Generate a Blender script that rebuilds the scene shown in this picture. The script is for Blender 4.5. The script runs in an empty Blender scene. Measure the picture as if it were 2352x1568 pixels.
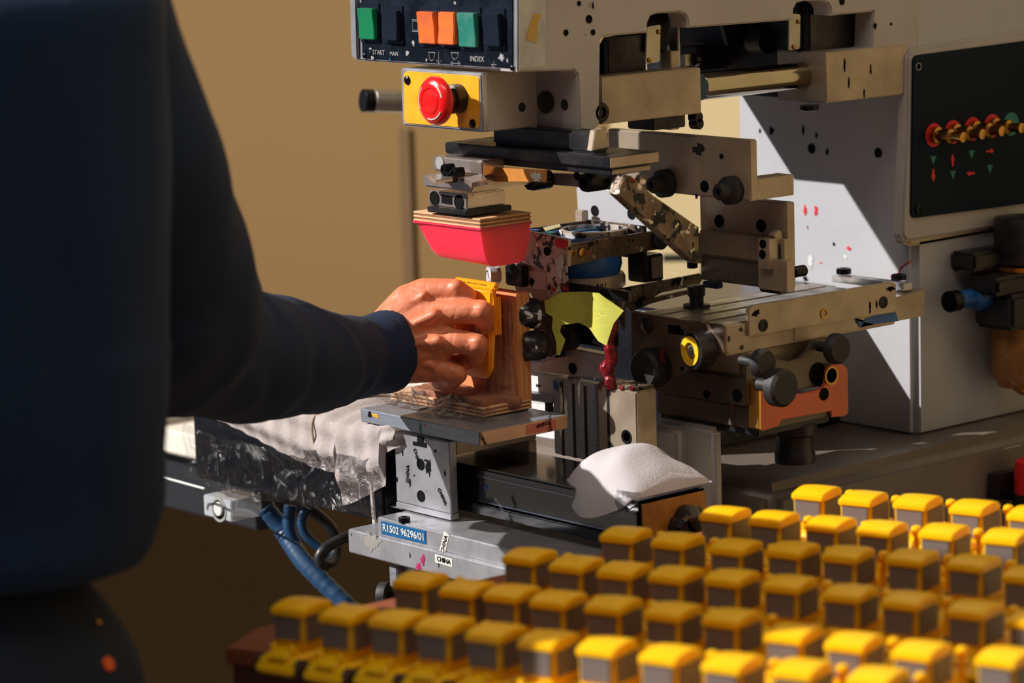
import bpy, bmesh, math, random
import numpy as np
from mathutils import Vector, Matrix, noise
random.seed(7)
PI = math.pi
S = bpy.context.scene
COL = S.collection

# ------------------------------------------------------------------ camera
# world x runs along the machine's front (right and nearer), y into the machine, z up, metres
FPX = 7000.0
pit, rol, yaw = [math.radians(a) for a in (9.6, -1.7, 49.5)]
_fw = np.array([-math.sin(yaw), math.cos(yaw), 0]); _rt = np.array([math.cos(yaw), math.sin(yaw), 0])
CF = _fw*math.cos(pit)+np.array([0, 0, -math.sin(pit)]); _u = np.array([0, 0, math.cos(pit)])+_fw*math.sin(pit)
CR = math.cos(rol)*_rt+math.sin(rol)*_u; CU = -math.sin(rol)*_rt+math.cos(rol)*_u
def ray(x, y): return CF+(x-1176)/FPX*CR-(y-784)/FPX*CU
CAM = np.array([0, 0, 1.2])-2.5*ray(1400, 385)
cd = bpy.data.cameras.new('camera'); cam = bpy.data.objects.new('camera', cd); COL.objects.link(cam)
cd.sensor_width = 36; cd.lens = FPX/2352*36; cd.clip_start = .05
cam.matrix_world = Matrix(((CR[0], CU[0], -CF[0], CAM[0]), (CR[1], CU[1], -CF[1], CAM[1]), (CR[2], CU[2], -CF[2], CAM[2]), (0, 0, 0, 1)))
cd.dof.use_dof = True; cd.dof.focus_distance = 2.66; cd.dof.aperture_fstop = 5.6
S.camera = cam
# ------------------------------------------------------------------ light
W = bpy.data.worlds.new('world'); S.world = W; W.use_nodes = True
W.node_tree.nodes['Background'].inputs[0].default_value = (.50, .70, 1, 1)
W.node_tree.nodes['Background'].inputs[1].default_value = .105
sun = bpy.data.objects.new('sun', bpy.data.lights.new('sun', 'SUN')); COL.objects.link(sun)
SUN = Vector((.75, 1.0, -.84)).normalized()
sun.rotation_euler = SUN.to_track_quat('-Z', 'Y').to_euler(); sun.location = (-3, -3, 4)
sun.data.energy = 6.6; sun.data.angle = math.radians(.6); sun.data.color = (1, .955, .90)
lamp = bpy.data.objects.new('ceiling_lamp', bpy.data.lights.new('ceiling_lamp', 'AREA')); COL.objects.link(lamp)  # added overhead fill without a fitting, lifts the shaded toy roofs
lamp.data.shape = 'RECTANGLE'; lamp.data.size = 1.4; lamp.data.size_y = .5; lamp.data.energy = 13; lamp.data.color = (1, .86, .66); lamp.location = (.5, -.9, 2.75); lamp.rotation_euler = (0, 0, math.radians(40))
S.view_settings.view_transform = 'Standard'; S.view_settings.look = 'None'
S.view_settings.exposure = 0; S.view_settings.gamma = 1

# ------------------------------------------------------------------ pixel to world helpers (each on a real plane)
def onu(x, y, u): r = ray(x, y); return Vector(CAM+r*(u-CAM[0])/r[0])
def onv(x, y, v): r = ray(x, y); return Vector(CAM+r*(v-CAM[1])/r[1])
def onz(x, y, z): r = ray(x, y); return Vector(CAM+r*(z-CAM[2])/r[2])
def at(x, y, d): return Vector(CAM+ray(x, y)*d)
def along(A, e, X):
    a = np.array(A)-CAM; e = np.array(e, float); X = (X-1176)/FPX
    return (X*(a@CF)-a@CR)/(e@CR-X*(e@CF))
def pbox(x, yt, yb, xl, xr, v=None, u=None):
    P = onv(x, yt, v) if v is not None else onu(x, yt, u)
    Q = onv(x, yb, P.y)
    a = along(P, (1, 0, 0), xl); b = along(P, (0, 1, 0), xr)
    return (P.x+a, P.y, Q.z), (P.x, P.y+b, P.z)

# ------------------------------------------------------------------ materials
def srgb(c):
    f = lambda q: q/12.92 if q <= .04045 else ((q+.055)/1.055)**2.4
    return tuple(f(k/255) for k in c)+(1,)
MATS = {}
def mat(name, col, rough=.5, metal=0, smudge=0, smudge_col=None, sc=25, spots=(), bump=0, bsc=200, sss=0, coat=0, stretch=None, rvar=0):
    """col in sRGB 0-255. smudge = strength of soft dirt; spots = [(sRGB, scale, threshold, seed)]"""
    if name in MATS: return MATS[name]
    m = bpy.data.materials.new(name); m.use_nodes = True; nt = m.node_tree; N = nt.nodes; L = nt.links
    b = N['Principled BSDF']; b.inputs['Base Color'].default_value = srgb(col)
    b.inputs['Roughness'].default_value = rough; b.inputs['Metallic'].default_value = metal
    if sss: b.inputs['Subsurface Weight'].default_value = sss; b.inputs['Subsurface Radius'].default_value = (.012, .004, .003); b.inputs['Subsurface Scale'].default_value = 1
    if coat: b.inputs['Coat Weight'].default_value = coat; b.inputs['Coat Roughness'].default_value = .08
    tc = N.new('ShaderNodeTexCoord'); mp = N.new('ShaderNodeMapping'); L.new(tc.outputs['Object'], mp.inputs[0])
    if stretch: mp.inputs['Scale'].default_value = stretch
    cur = None
    def nz(scale, detail, seed=0, rough_=.6):
        n = N.new('ShaderNodeTexNoise'); n.noise_dimensions = '4D'; n.inputs['Scale'].default_value = scale
        n.inputs['Detail'].default_value = detail; n.inputs['W'].default_value = seed; n.inputs['Roughness'].default_value = rough_
        L.new(mp.outputs[0], n.inputs['Vector']); return n
    def ramp(src, a, bb):
        r = N.new('ShaderNodeMapRange'); r.inputs[1].default_value = a; r.inputs[2].default_value = bb
        L.new(src, r.inputs[0]); return r
    def mix(fac, cur, c):
        x = N.new('ShaderNodeMix'); x.data_type = 'RGBA'; L.new(fac, x.inputs[0])
        if cur: L.new(cur, x.inputs[6])
        else: x.inputs[6].default_value = srgb(col)
        x.inputs[7].default_value = srgb(c); return x.outputs[2]
    if smudge:
        n = nz(sc, 6, 3.1); r = ramp(n.outputs[0], .42, .78)
        mu = N.new('ShaderNodeMath'); mu.operation = 'MULTIPLY'; mu.inputs[1].default_value = smudge; L.new(r.outputs[0], mu.inputs[0])
        cur = mix(mu.outputs[0], cur, smudge_col or tuple(k*.35 for k in col))
    for i, (c, s_, th, seed) in enumerate(spots):
        n = nz(s_, 5, seed); r = ramp(n.outputs[0], th, th+.02); cur = mix(r.outputs[0], cur, c)
    if cur: L.new(cur, b.inputs['Base Color'])
    if rvar:
        n = nz(sc*2, 5, 9); r = N.new('ShaderNodeMapRange'); r.inputs[1].default_value = .3; r.inputs[2].default_value = .7
        r.inputs[3].default_value = max(.03, rough-rvar); r.inputs[4].default_value = min(1, rough+rvar)
        L.new(n.outputs[0], r.inputs[0]); L.new(r.outputs[0], b.inputs['Roughness'])
    if bump:
        n = nz(bsc, 4, 5); bp = N.new('ShaderNodeBump'); bp.inputs['Strength'].default_value = 1; bp.inputs['Distance'].default_value = bump
        L.new(n.outputs[0], bp.inputs['Height']); L.new(bp.outputs[0], b.inputs['Normal'])
    if 'panel' in name or 'cover' in name or name == 'black_print': b.inputs['Specular IOR Level'].default_value = .15
    MATS[name] = m; return m
def bands(name, c1, c2, axis, scale, rough=.7, grain=0):
    """plywood edge: alternating plies along one axis"""
    m = mat(name, c1, rough); nt = m.node_tree; N = nt.nodes; L = nt.links; b = N['Principled BSDF']
    tc = N.new('ShaderNodeTexCoord'); w = N.new('ShaderNodeTexWave'); w.wave_type = 'BANDS'; w.bands_direction = axis
    w.inputs['Scale'].default_value = scale; w.inputs['Distortion'].default_value = .6; w.inputs['Detail'].default_value = 3; w.inputs['Detail Scale'].default_value = 40
    L.new(tc.outputs['Object'], w.inputs['Vector'])
    x = N.new('ShaderNodeMix'); x.data_type = 'RGBA'; L.new(w.outputs['Color'], x.inputs[0]); x.inputs[6].default_value = srgb(c1); x.inputs[7].default_value = srgb(c2)
    L.new(x.outputs[2], b.inputs['Base Color']); return m

M = {}
M['cast'] = mat('grey_machine_paint', (178, 172, 170), .42, 0, .35, (96, 84, 74), 9, [((60, 70, 90), 150, .80, 4)], bump=.00015, bsc=600)
M['castf'] = mat('grey_machine_paint_splashed', (176, 176, 182), .42, 0, .3, (120, 118, 122), 7, [((215, 215, 220), 110, .74, 8)], bump=.00015, bsc=600)
M['base'] = mat('shade_darkened_machine_paint', (112, 100, 92), .38, 0, .5, (66, 56, 50), 8, bump=.00015, bsc=500)  # machine paint with the shade on the base put into its colour
M['steel'] = mat('machined_steel', (168, 160, 148), .36, .85, .5, (70, 62, 56), 22, [((35, 33, 36), 120, .72, 2)], rvar=.12, bump=.0001, bsc=300)
M['tan'] = mat('nickel_plate_smudged', (176, 160, 140), .40, .45, .6, (84, 70, 60), 16, [((38, 34, 36), 90, .71, 2)], rvar=.1)
M['alu'] = mat('aluminium', (176, 176, 182), .34, .55, .55, (110, 110, 118), 30, [((46, 50, 66), 110, .70, 2), ((214, 214, 216), 60, .70, 7)], rvar=.12, bump=.0001, bsc=500)
M['alub'] = mat('brushed_dark_aluminium', (160, 166, 178), .38, .6, .4, (80, 86, 98), 30, [((30, 30, 36), 120, .70, 2)], rvar=.1, bump=.0002, bsc=200, stretch=(1, 1, 12))
M['dirty'] = mat('ink_caked_steel', (118, 100, 84), .42, .5, .9, (30, 26, 28), 40, [((20, 18, 24), 60, .54, 2), ((214, 206, 196), 75, .60, 5), ((170, 24, 30), 60, .66, 11), ((120, 112, 50), 90, .64, 17), ((40, 90, 150), 70, .70, 23)], bump=.0012, bsc=90, rvar=.2)
M['inky'] = mat('ink_splashed_white_steel', (196, 184, 172), .38, .2, .8, (96, 80, 72), 45, [((30, 26, 30), 80, .57, 2), ((236, 232, 232), 70, .585, 5), ((190, 26, 32), 40, .61, 11), ((40, 80, 150), 80, .70, 21)], bump=.0010, bsc=90, rvar=.15)
M['dark'] = mat('black_oiled_steel', (18, 19, 26), .40, .2, .6, (70, 62, 56), 30, bump=.0003, bsc=160, rvar=.12)
M['soot'] = mat('ink_black_paint', (8, 10, 18), .28, 0, .3, (40, 42, 56), 40, [((200, 204, 212), 85, .675, 6)], bump=.0010, bsc=120)
M['blackpanel'] = mat('black_panel_paint', (12, 18, 28), .35, 0, .5, (48, 58, 74), 45, [((150, 156, 168), 95, .70, 3), ((30, 70, 120), 60, .74, 9)], bump=.0003, bsc=150)
M['pneu'] = mat('dark_green_panel', (4, 22, 38), .6, 0, .2, (10, 28, 46), 10)
M['chrome'] = mat('chrome', (206, 190, 182), .22, .75, .5, (110, 74, 60), 26, [((30, 22, 22), 90, .68, 2)], bump=.0003, bsc=60)
M['bolt'] = mat('black_bolt', (22, 22, 28), .3, .6)
M['brass'] = mat('brass', (190, 140, 70), .28, 1, .5, (90, 50, 20), 120)
M['rod'] = mat('polished_rod', (170, 160, 140), .14, 1, .2)
M['green'] = mat('green_switch', (20, 120, 78), .32, 0, .3, (10, 80, 60), 60)
M['green2'] = mat('worn_green_switch', (36, 118, 104), .35, 0, .6, (120, 150, 140), 50)
M['orange'] = mat('orange_switch', (236, 112, 48), .32, 0, .7, (120, 70, 70), 60)
M['switch'] = mat('black_switch', (22, 28, 42), .25, 0)
M['white'] = mat('white_print', (205, 208, 205), .6)
M['dim'] = mat('worn_grey_print', (150, 152, 150), .6)
M['black'] = mat('black_print', (6, 6, 8), .8)
M['redprint'] = mat('red_print', (214, 32, 44), .5)
M['tealprint'] = mat('teal_print', (16, 116, 104), .5)
M['yplate'] = mat('yellow_plate', (238, 172, 34), .4, 0, .5, (170, 100, 20), 70, [((40, 34, 28), 140, .71, 1)])
M['red'] = mat('red_stop_button', (226, 22, 22), .25, 0, coat=.4)
M['pad'] = mat('pink_silicone', (255, 48, 78), .34, 0, .0, None, 20, sss=.6); M['pad'].node_tree.nodes['Principled BSDF'].inputs['Subsurface Radius'].default_value = (.035, .005, .006)
M['ply'] = mat('plywood_face', (226, 180, 138), .7, 0, .35, (150, 100, 66), 20, stretch=(1, 8, 1))
M['plyz'] = bands('plywood_layers_flat', (222, 184, 140), (128, 82, 52), 'Z', 62)
M['plyy'] = bands('plywood_layers_upright', (222, 166, 98), (150, 92, 50), 'Y', 90)
M['plybase'] = bands('plywood_layers_base', (226, 190, 146), (150, 100, 60), 'Z', 95)
M['clay'] = mat('brown_putty', (150, 98, 74), .75, 0, .6, (92, 52, 38), 40, [((216, 176, 158), 70, .70, 2)], bump=.0008, bsc=160)
M['toy'] = mat('yellow_toy_plastic', (255, 188, 4), .34, 0, sss=.5)
M['toyw'] = mat('grey_toy_window', (112, 102, 98), .5)
M['toyo'] = mat('orange_yellow_toy_plastic', (252, 158, 14), .34, 0)
M['blue'] = mat('blue_plastic_cup', (24, 92, 170), .35, 0, .3, (14, 50, 110), 30)
M['lblue'] = mat('pale_blue_disc', (120, 160, 220), .4)
M['tape'] = mat('yellow_green_masking_paper', (184, 184, 76), .8, 0, .3, (134, 130, 40), 26)
M['amber'] = mat('amber_sheet', (196, 128, 52), .45, 0, .4, (120, 70, 26), 40)
M['label'] = mat('blue_embossed_label', (22, 88, 140), .3)
M['hose'] = mat('blue_hose', (24, 66, 104), .45, 0, .3, (10, 30, 50), 60)
M['hoseb'] = mat('dark_hose', (36, 38, 42), .4)
M['knob'] = mat('black_rubber_knob', (30, 29, 31), .6, 0, .3, (60, 54, 50), 40, bump=.0004, bsc=120)
M['beam'] = mat('black_glossy_beam', (10, 13, 20), .16, 0, .3, (30, 40, 60), 20, [((50, 80, 150), 60, .76, 3)], coat=.5)
M['brownend'] = mat('brown_end_cap', (176, 118, 46), .4, 0, .7, (70, 46, 30), 30, coat=.4)
M['cloth'] = mat('white_cloth', (236, 230, 234), .9, 0, .2, (190, 180, 180), 12, bump=.0006, bsc=500)
M['knit'] = mat('white_knitted_cotton', (222, 212, 210), .95, 0, .3, (170, 158, 154), 20, bump=.0008, bsc=260)
M['navy'] = mat('navy_sweater', (2, 30, 62), .95, 0, .35, (8, 42, 80), 6, bump=.0006, bsc=350)
M['cuff'] = mat('navy_ribbed_cuff', (9, 30, 60), .95, 0, .3, (18, 42, 76), 10, bump=.0005, bsc=300)
M['jeans'] = mat('dark_jeans', (6, 22, 40), .9, 0, .3, (12, 32, 56), 8, bump=.0005, bsc=400)
M['skin'] = mat('skin', (208, 124, 88), .48, 0, .45, (176, 84, 58), 28, sss=.12, bump=.00035, bsc=220)
M['nail'] = mat('fingernail', (226, 160, 140), .3)
M['hair'] = mat('black_hair', (16, 13, 12), .5, bump=.002, bsc=120)
M['card'] = mat('brown_crate_board', (132, 70, 40), .75, 0, .5, (84, 40, 26), 12, stretch=(1, 1, 5))
M['bench'] = mat('white_bench_top', (226, 220, 208), .5, 0, .2, (180, 172, 160), 5)
M['frame'] = mat('dark_steel_frame', (34, 36, 42), .5, .2)
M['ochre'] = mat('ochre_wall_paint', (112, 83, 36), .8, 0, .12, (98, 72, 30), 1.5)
M['cream'] = mat('cream_and_sunlit_wall', (168, 149, 110), .8, 0, .1, (156, 138, 100), 2)  # paler wall copy with sunlight put into the colour; also the cabinet's cream
M['warmwall'] = mat('tan_wall_paint', (94, 80, 68), .9)
M['floor'] = mat('brown_concrete_floor', (96, 82, 66), .8, 0, .4, (60, 52, 44), 2)
M['redink'] = mat('wet_red_ink', (120, 10, 22), .25, 0, .6, (40, 6, 12), 60, bump=.003, bsc=120)
def film(nm='clear_cling_film', dif=.14, gl=.9, bd=.006, sc=22):
    m = bpy.data.materials.new(nm); m.use_nodes = True; N = m.node_tree.nodes; L = m.node_tree.links
    N.remove(N['Principled BSDF']); o = N['Material Output']
    t = N.new('ShaderNodeBsdfTransparent'); t.inputs[0].default_value = (.93, .93, .95, 1)
    g = N.new('ShaderNodeBsdfGlossy'); g.inputs['Roughness'].default_value = .12
    d = N.new('ShaderNodeBsdfDiffuse'); d.inputs[0].default_value = (.8, .8, .84, 1)
    tc = N.new('ShaderNodeTexCoord'); n = N.new('ShaderNodeTexNoise'); n.inputs['Scale'].default_value = sc; n.inputs['Detail'].default_value = 6; n.inputs['Distortion'].default_value = 2.5
    L.new(tc.outputs['Object'], n.inputs['Vector'])
    bp = N.new('ShaderNodeBump'); bp.inputs['Distance'].default_value = bd; L.new(n.outputs[0], bp.inputs['Height'])
    L.new(bp.outputs[0], g.inputs['Normal'])
    fr = N.new('ShaderNodeFresnel'); fr.inputs[0].default_value = 1.5; L.new(bp.outputs[0], fr.inputs['Normal'])
    r = N.new('ShaderNodeMapRange'); r.inputs[1].default_value = .60; r.inputs[2].default_value = .74; r.inputs[3].default_value = 0.0; r.inputs[4].default_value = dif
    L.new(n.outputs[0], r.inputs[0])
    m1 = N.new('ShaderNodeMixShader'); L.new(r.outputs[0], m1.inputs[0]); L.new(t.outputs[0], m1.inputs[1]); L.new(d.outputs[0], m1.inputs[2])
    a = N.new('ShaderNodeMath'); a.operation = 'MULTIPLY_ADD'; a.inputs[1].default_value = gl; a.inputs[2].default_value = .0; L.new(fr.outputs[0], a.inputs[0])
    m2 = N.new('ShaderNodeMixShader'); L.new(a.outputs[0], m2.inputs[0]); L.new(m1.outputs[0], m2.inputs[1]); L.new(g.outputs[0], m2.inputs[2])
    L.new(m2.outputs[0], o.inputs[0]); return m
M['film'] = film(); M['film2'] = film('creased_cling_film', .34, 1.5, .010, 45); M['film3'] = film('tight_cling_film', .22, .8, .007, 30)
def glassy(name, c, a):
    m = mat(name, c, .12); b = m.node_tree.nodes['Principled BSDF']; b.inputs['Alpha'].default_value = a; return m
M['bowl'] = glassy('amber_bowl_plastic', (150, 100, 50), .8)
M['acrylic'] = glassy('clear_acrylic', (214, 220, 228), .55)

# ------------------------------------------------------------------ object helpers
def org(o):
    v = Vector((0, 0, 0))
    while o: v += o.location; o = o.parent
    return v
def thing(name, label, cat, loc=(0, 0, 0), group=None):
    o = bpy.data.objects.new(name, None); COL.objects.link(o); o.location = loc; o.empty_display_size = .02
    o['label'] = label; o['category'] = cat
    if group: o['group'] = group
    return o
def link(name, me, m, par=None, loc=None, label=None, smooth=True, ang=38):
    """me is in world coordinates; shifted to the parent's origin (or to loc for a top-level object)"""
    for mm in (m if isinstance(m, (list, tuple)) else [m]): me.materials.append(mm)
    o = bpy.data.objects.new(name, me); COL.objects.link(o)
    if par: o.parent = par; me.transform(Matrix.Translation(-org(par)))
    elif loc is not None: me.transform(Matrix.Translation(-Vector(loc))); o.location = loc
    if smooth:
        for p in me.polygons: p.use_smooth = True
        me.set_sharp_from_angle(angle=math.radians(ang))
    if label: o['label'] = label
    return o
def tomesh(bm, name='m'):
    bmesh.ops.recalc_face_normals(bm, faces=bm.faces); me = bpy.data.meshes.new(name); bm.to_mesh(me); bm.free(); return me
def bevel(bm, w, seg=2):
    if w > 0:
        bmesh.ops.bevel(bm, geom=[e for e in bm.edges if e.calc_face_angle(0) > .5], offset=w, segments=seg, affect='EDGES', clamp_overlap=True)
def bbox(lo, hi, bm=None):
    bm = bm or bmesh.new(); lo, hi = [min(a, b) for a, b in zip(lo, hi)], [max(a, b) for a, b in zip(lo, hi)]
    vs = [bm.verts.new((x, y, z)) for x in (lo[0], hi[0]) for y in (lo[1], hi[1]) for z in (lo[2], hi[2])]
    for f in ((0, 1, 3, 2), (4, 6, 7, 5), (0, 4, 5, 1), (2, 3, 7, 6), (0, 2, 6, 4), (1, 5, 7, 3)): bm.faces.new([vs[i] for i in f])
    return bm
def BW(name, m, par, lo, hi, bev=.0008, label=None, loc=None, seg=2):
    bm = bbox(lo, hi); bmesh.ops.recalc_face_normals(bm, faces=bm.faces); bevel(bm, bev, seg); return link(name, tomesh(bm), m, par, loc, label)
def B(name, m, par, x, yt, yb, xl, xr, v=None, u=None, bev=.0008, label=None, seg=2):
    lo, hi = pbox(x, yt, yb, xl, xr, v, u); return BW(name, m, par, lo, hi, bev, label, None, seg)
def rc(pts, r, seg=4):
    """round the corners of a 2-D outline; r is a number or a list"""
    out = []; n = len(pts)
    for i in range(n):
        p = Vector(pts[i]); a = Vector(pts[i-1]); b = Vector(pts[(i+1) % n]); rr = r[i] if isinstance(r, (list, tuple)) else r
        da, db = (a-p), (b-p); rr = min(rr, da.length*.45, db.length*.45)
        if rr < .5: out.append(tuple(p)); continue
        p0 = p+da.normalized()*rr; p1 = p+db.normalized()*rr
        for k in range(seg+1):
            t = k/seg; q = p0*(1-t)**2+p*2*t*(1-t)+p1*t*t; out.append(tuple(q))
    return out
def PL(name, m, par, pts, plane, val, thick, bev=.0006, r=0, label=None, holes=()):
    """outline in pixels laid on the plane x=val ('u'), y=val ('v') or z=val ('z') and given a real thickness away from the viewer"""
    fn = {'u': onu, 'v': onv, 'z': onz}[plane]; d = {'u': Vector((-1, 0, 0)), 'v': Vector((0, 1, 0)), 'z': Vector((0, 0, -1))}[plane]*thick
    q = rc(pts, r) if r else pts
    P = [fn(x, y, val) for x, y in q]
    bm = bmesh.new(); a = [bm.verts.new(p) for p in P]; b = [bm.verts.new(p+d) for p in P]; n = len(P)
    f1 = bm.faces.new(a); f2 = bm.faces.new(b[::-1])
    for i in range(n): bm.faces.new((a[i], b[i], b[(i+1) % n], a[(i+1) % n]))
    bmesh.ops.recalc_face_normals(bm, faces=bm.faces)
    if bev: bmesh.ops.bevel(bm, geom=[e for e in bm.edges if f1 in e.link_faces], offset=bev, segments=2, affect='EDGES', clamp_overlap=True)
    bmesh.ops.triangulate(bm, faces=[f for f in bm.faces if len(f.verts) > 4])
    return link(name, tomesh(bm), m, par, None, label)
def lathe(prof, c, ax, seg=28, bm=None):
    """prof = [(radius, distance along ax)]"""
    bm = bm or bmesh.new(); ax = Vector(ax).normalized(); c = Vector(c); q = ax.to_track_quat('Z', 'Y'); rings = []
    for r, h in prof:
        if r < 1e-6: rings.append([bm.verts.new(c+ax*h)])
        else: rings.append([bm.verts.new(c+ax*h+q@Vector((r*math.cos(2*PI*k/seg), r*math.sin(2*PI*k/seg), 0))) for k in range(seg)])
    for a, b in zip(rings, rings[1:]):
        for k in range(seg):
            vs = [a[k % len(a)], a[(k+1) % len(a)], b[(k+1) % len(b)], b[k % len(b)]]
            vs = list(dict.fromkeys(vs))
            if len(vs) > 2:
                try: bm.faces.new(vs)
                except ValueError: pass
    if len(rings[0]) > 1: bm.faces.new(rings[0][::-1])
    if len(rings[-1]) > 1: bm.faces.new(rings[-1])
    return bm
def CY(name, m, par, c, ax, r, h, bev=.0006, label=None, seg=28, loc=None):
    bev = min(bev, r*.3, h*.3)
    return link(name, tomesh(lathe([(r-bev, 0), (r, bev), (r, h-bev), (r-bev, h)], c, ax, seg)), m, par, loc, label)
def LA(name, m, par, prof, c, ax, label=None, seg=32, loc=None): return link(name, tomesh(lathe(prof, c, ax, seg)), m, par, loc, label)
UX, VY, ZZ = Vector((1, 0, 0)), Vector((0, 1, 0)), Vector((0, 0, 1))
def hole(par, p, ax, r, name='bolt_hole', m=None):
    """a drilled hole: dark disc with a thin chamfer ring"""
    ax = Vector(ax); return link(name, tomesh(lathe([(r*1.12, -.0002), (r*1.12, .0003), (r, .0003), (r*.96, -.0001), (0, -.0001)], p, ax, 20)), m or M['black'], par)
def bolt(par, p, ax, r, h, name='bolt', m=None):
    """socket-head cap screw standing on p, head along ax"""
    return link(name, tomesh(lathe([(r, 0), (r, h*.85), (r*.88, h), (r*.55, h), (r*.5, h*.45), (0, h*.45)], p, ax, 20)), m or M['bolt'], par)
def screw(par, p, ax, r, m=None, name='screw'):
    ax = Vector(ax).normalized(); bm = lathe([(r, 0), (r*.95, r*.25), (r*.6, r*.5), (0, r*.55)], p, ax, 16); return link(name, tomesh(bm), m or M['brass'], par)
def TB(name, m, par, pts, r, seg=10, smoothit=True, loc=None, label=None, rib=0):
    """swept tube through points; r number or list"""
    P = [Vector(p) for p in pts]
    if smoothit:
        for _ in range(3):
            q = [P[0]]
            for a, b in zip(P, P[1:]): q += [a*.75+b*.25, a*.25+b*.75]
            P = q+[P[-1]]
    n = len(P); bm = bmesh.new(); rings = []; prev = None; dist = 0
    for i, p in enumerate(P):
        t = (P[min(i+1, n-1)]-P[max(i-1, 0)]).normalized()
        if i: dist += (p-P[i-1]).length
        if prev is None: a = t.orthogonal().normalized()
        else: a = (prev-t*prev.dot(t)).normalized()
        prev = a; b = t.cross(a); rr = r if not isinstance(r, (list, tuple)) else r[0]+(r[-1]-r[0])*i/(n-1)
        if rib: rr *= 1+.06*math.sin(dist/rib*2*PI)
        rings.append([bm.verts.new(p+(a*math.cos(2*PI*k/seg)+b*math.sin(2*PI*k/seg))*rr) for k in range(seg)])
    for A, Bq in zip(rings, rings[1:]):
        for k in range(seg): bm.faces.new((A[k], A[(k+1) % seg], Bq[(k+1) % seg], Bq[k]))
    bm.faces.new(rings[0][::-1]); bm.faces.new(rings[-1])
    return link(name, tomesh(bm), m, par, loc, label)
def TX(name, s, m, par, p, ex, ey, size, thick=.0002, label=None, align='CENTER', bold=0):
    cu = bpy.data.curves.new('t', 'FONT'); cu.body = s; cu.size = size; cu.extrude = thick; cu.align_x = align; cu.align_y = 'CENTER'; cu.resolution_u = 3; cu.offset = bold
    to = bpy.data.objects.new('t', cu); me = bpy.data.meshes.new_from_object(to); bpy.data.objects.remove(to)
    ex = Vector(ex).normalized(); ey = Vector(ey).normalized(); ez = ex.cross(ey)
    mt = Matrix.Identity(4)
    for i in range(3): mt[i][0] = ex[i]; mt[i][1] = ey[i]; mt[i][2] = ez[i]; mt[i][3] = p[i]
    me.transform(mt); return link(name, me, m, par, None, label, smooth=False)
def splat(par, p, plane, rx, rz, m, seed=0, name='paint_splash', n=18, tall=0):
    """thin irregular blob of dried paint"""
    rd = random.Random(seed); a, b, nn = {'u': (VY, ZZ, UX), 'v': (UX, ZZ, -VY), 'z': (UX, VY, ZZ)}[plane]
    bm = bmesh.new(); ring = []; ctr = bm.verts.new(p+nn*.0006)
    for k in range(n):
        t = 2*PI*k/n; q = rd.uniform(.45, 1.15); ring.append(bm.verts.new(p+a*(rx*q*math.cos(t)+tall*math.sin(t)*rx)+b*rz*q*math.sin(t)+nn*.0003))
    for k in range(n): bm.faces.new((ctr, ring[k], ring[(k+1) % n]))
    low = [bm.verts.new(v.co-nn*.0004) for v in ring]
    for k in range(n): bm.faces.new((ring[k], low[k], low[(k+1) % n], ring[(k+1) % n]))
    return link(name, tomesh(bm), m, par)
def capsule(bm, a, b, ra, rb, sub=2):
    a, b = Vector(a), Vector(b); t = bmesh.new()
    for c, r in ((a, ra), (b, rb)): bmesh.ops.create_icosphere(t, subdivisions=sub, radius=r, matrix=Matrix.Translation(c))
    r = bmesh.ops.convex_hull(t, input=t.verts)
    junk = [g for g in r['geom_interior'] if isinstance(g, bmesh.types.BMVert)]; bmesh.ops.delete(t, geom=junk, context='VERTS')
    me = bpy.data.meshes.new('c'); t.to_mesh(me); t.free(); bm.from_mesh(me); bpy.data.meshes.remove(me)
def ell(bm, c, r, rot=None, sub=3):
    mt = Matrix.Translation(Vector(c)) @ (rot.to_4x4() if rot else Matrix.Identity(4)) @ Matrix.Diagonal((*r, 1))
    bmesh.ops.create_icosphere(bm, subdivisions=sub, radius=1, matrix=mt)
def fuse(bm, voxel, smooth=4, fac=.5, disp=None):
    """voxel-fuse overlapping shapes into ONE continuous skin"""
    me = bpy.data.meshes.new('f'); bm.to_mesh(me); bm.free(); o = bpy.data.objects.new('f', me); COL.objects.link(o)
    r = o.modifiers.new('r', 'REMESH'); r.mode = 'VOXEL'; r.voxel_size = voxel
    if smooth: s = o.modifiers.new('s', 'SMOOTH'); s.iterations = smooth; s.factor = fac
    dg = bpy.context.evaluated_depsgraph_get(); out = bpy.data.meshes.new_from_object(o.evaluated_get(dg)); bpy.data.objects.remove(o)
    if disp:
        nr = [v.normal.copy() for v in out.vertices]
        for v, n in zip(out.vertices, nr): v.co += n*disp(v.co)
    return out
def sheet(fn, nu, nv, thick=.0008):
    bm = bmesh.new(); g = [[bm.verts.new(fn(i/nu, j/nv)) for j in range(nv+1)] for i in range(nu+1)]
    for i in range(nu):
        for j in range(nv): bm.faces.new((g[i][j], g[i+1][j], g[i+1][j+1], g[i][j+1]))
    if thick: bmesh.ops.solidify(bm, geom=bm.faces[:], thickness=thick)
    return tomesh(bm)
def nz3(p, s, seed=0): return noise.noise(Vector(p)*s+Vector((seed*7.1, seed*3.3, seed)))

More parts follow.
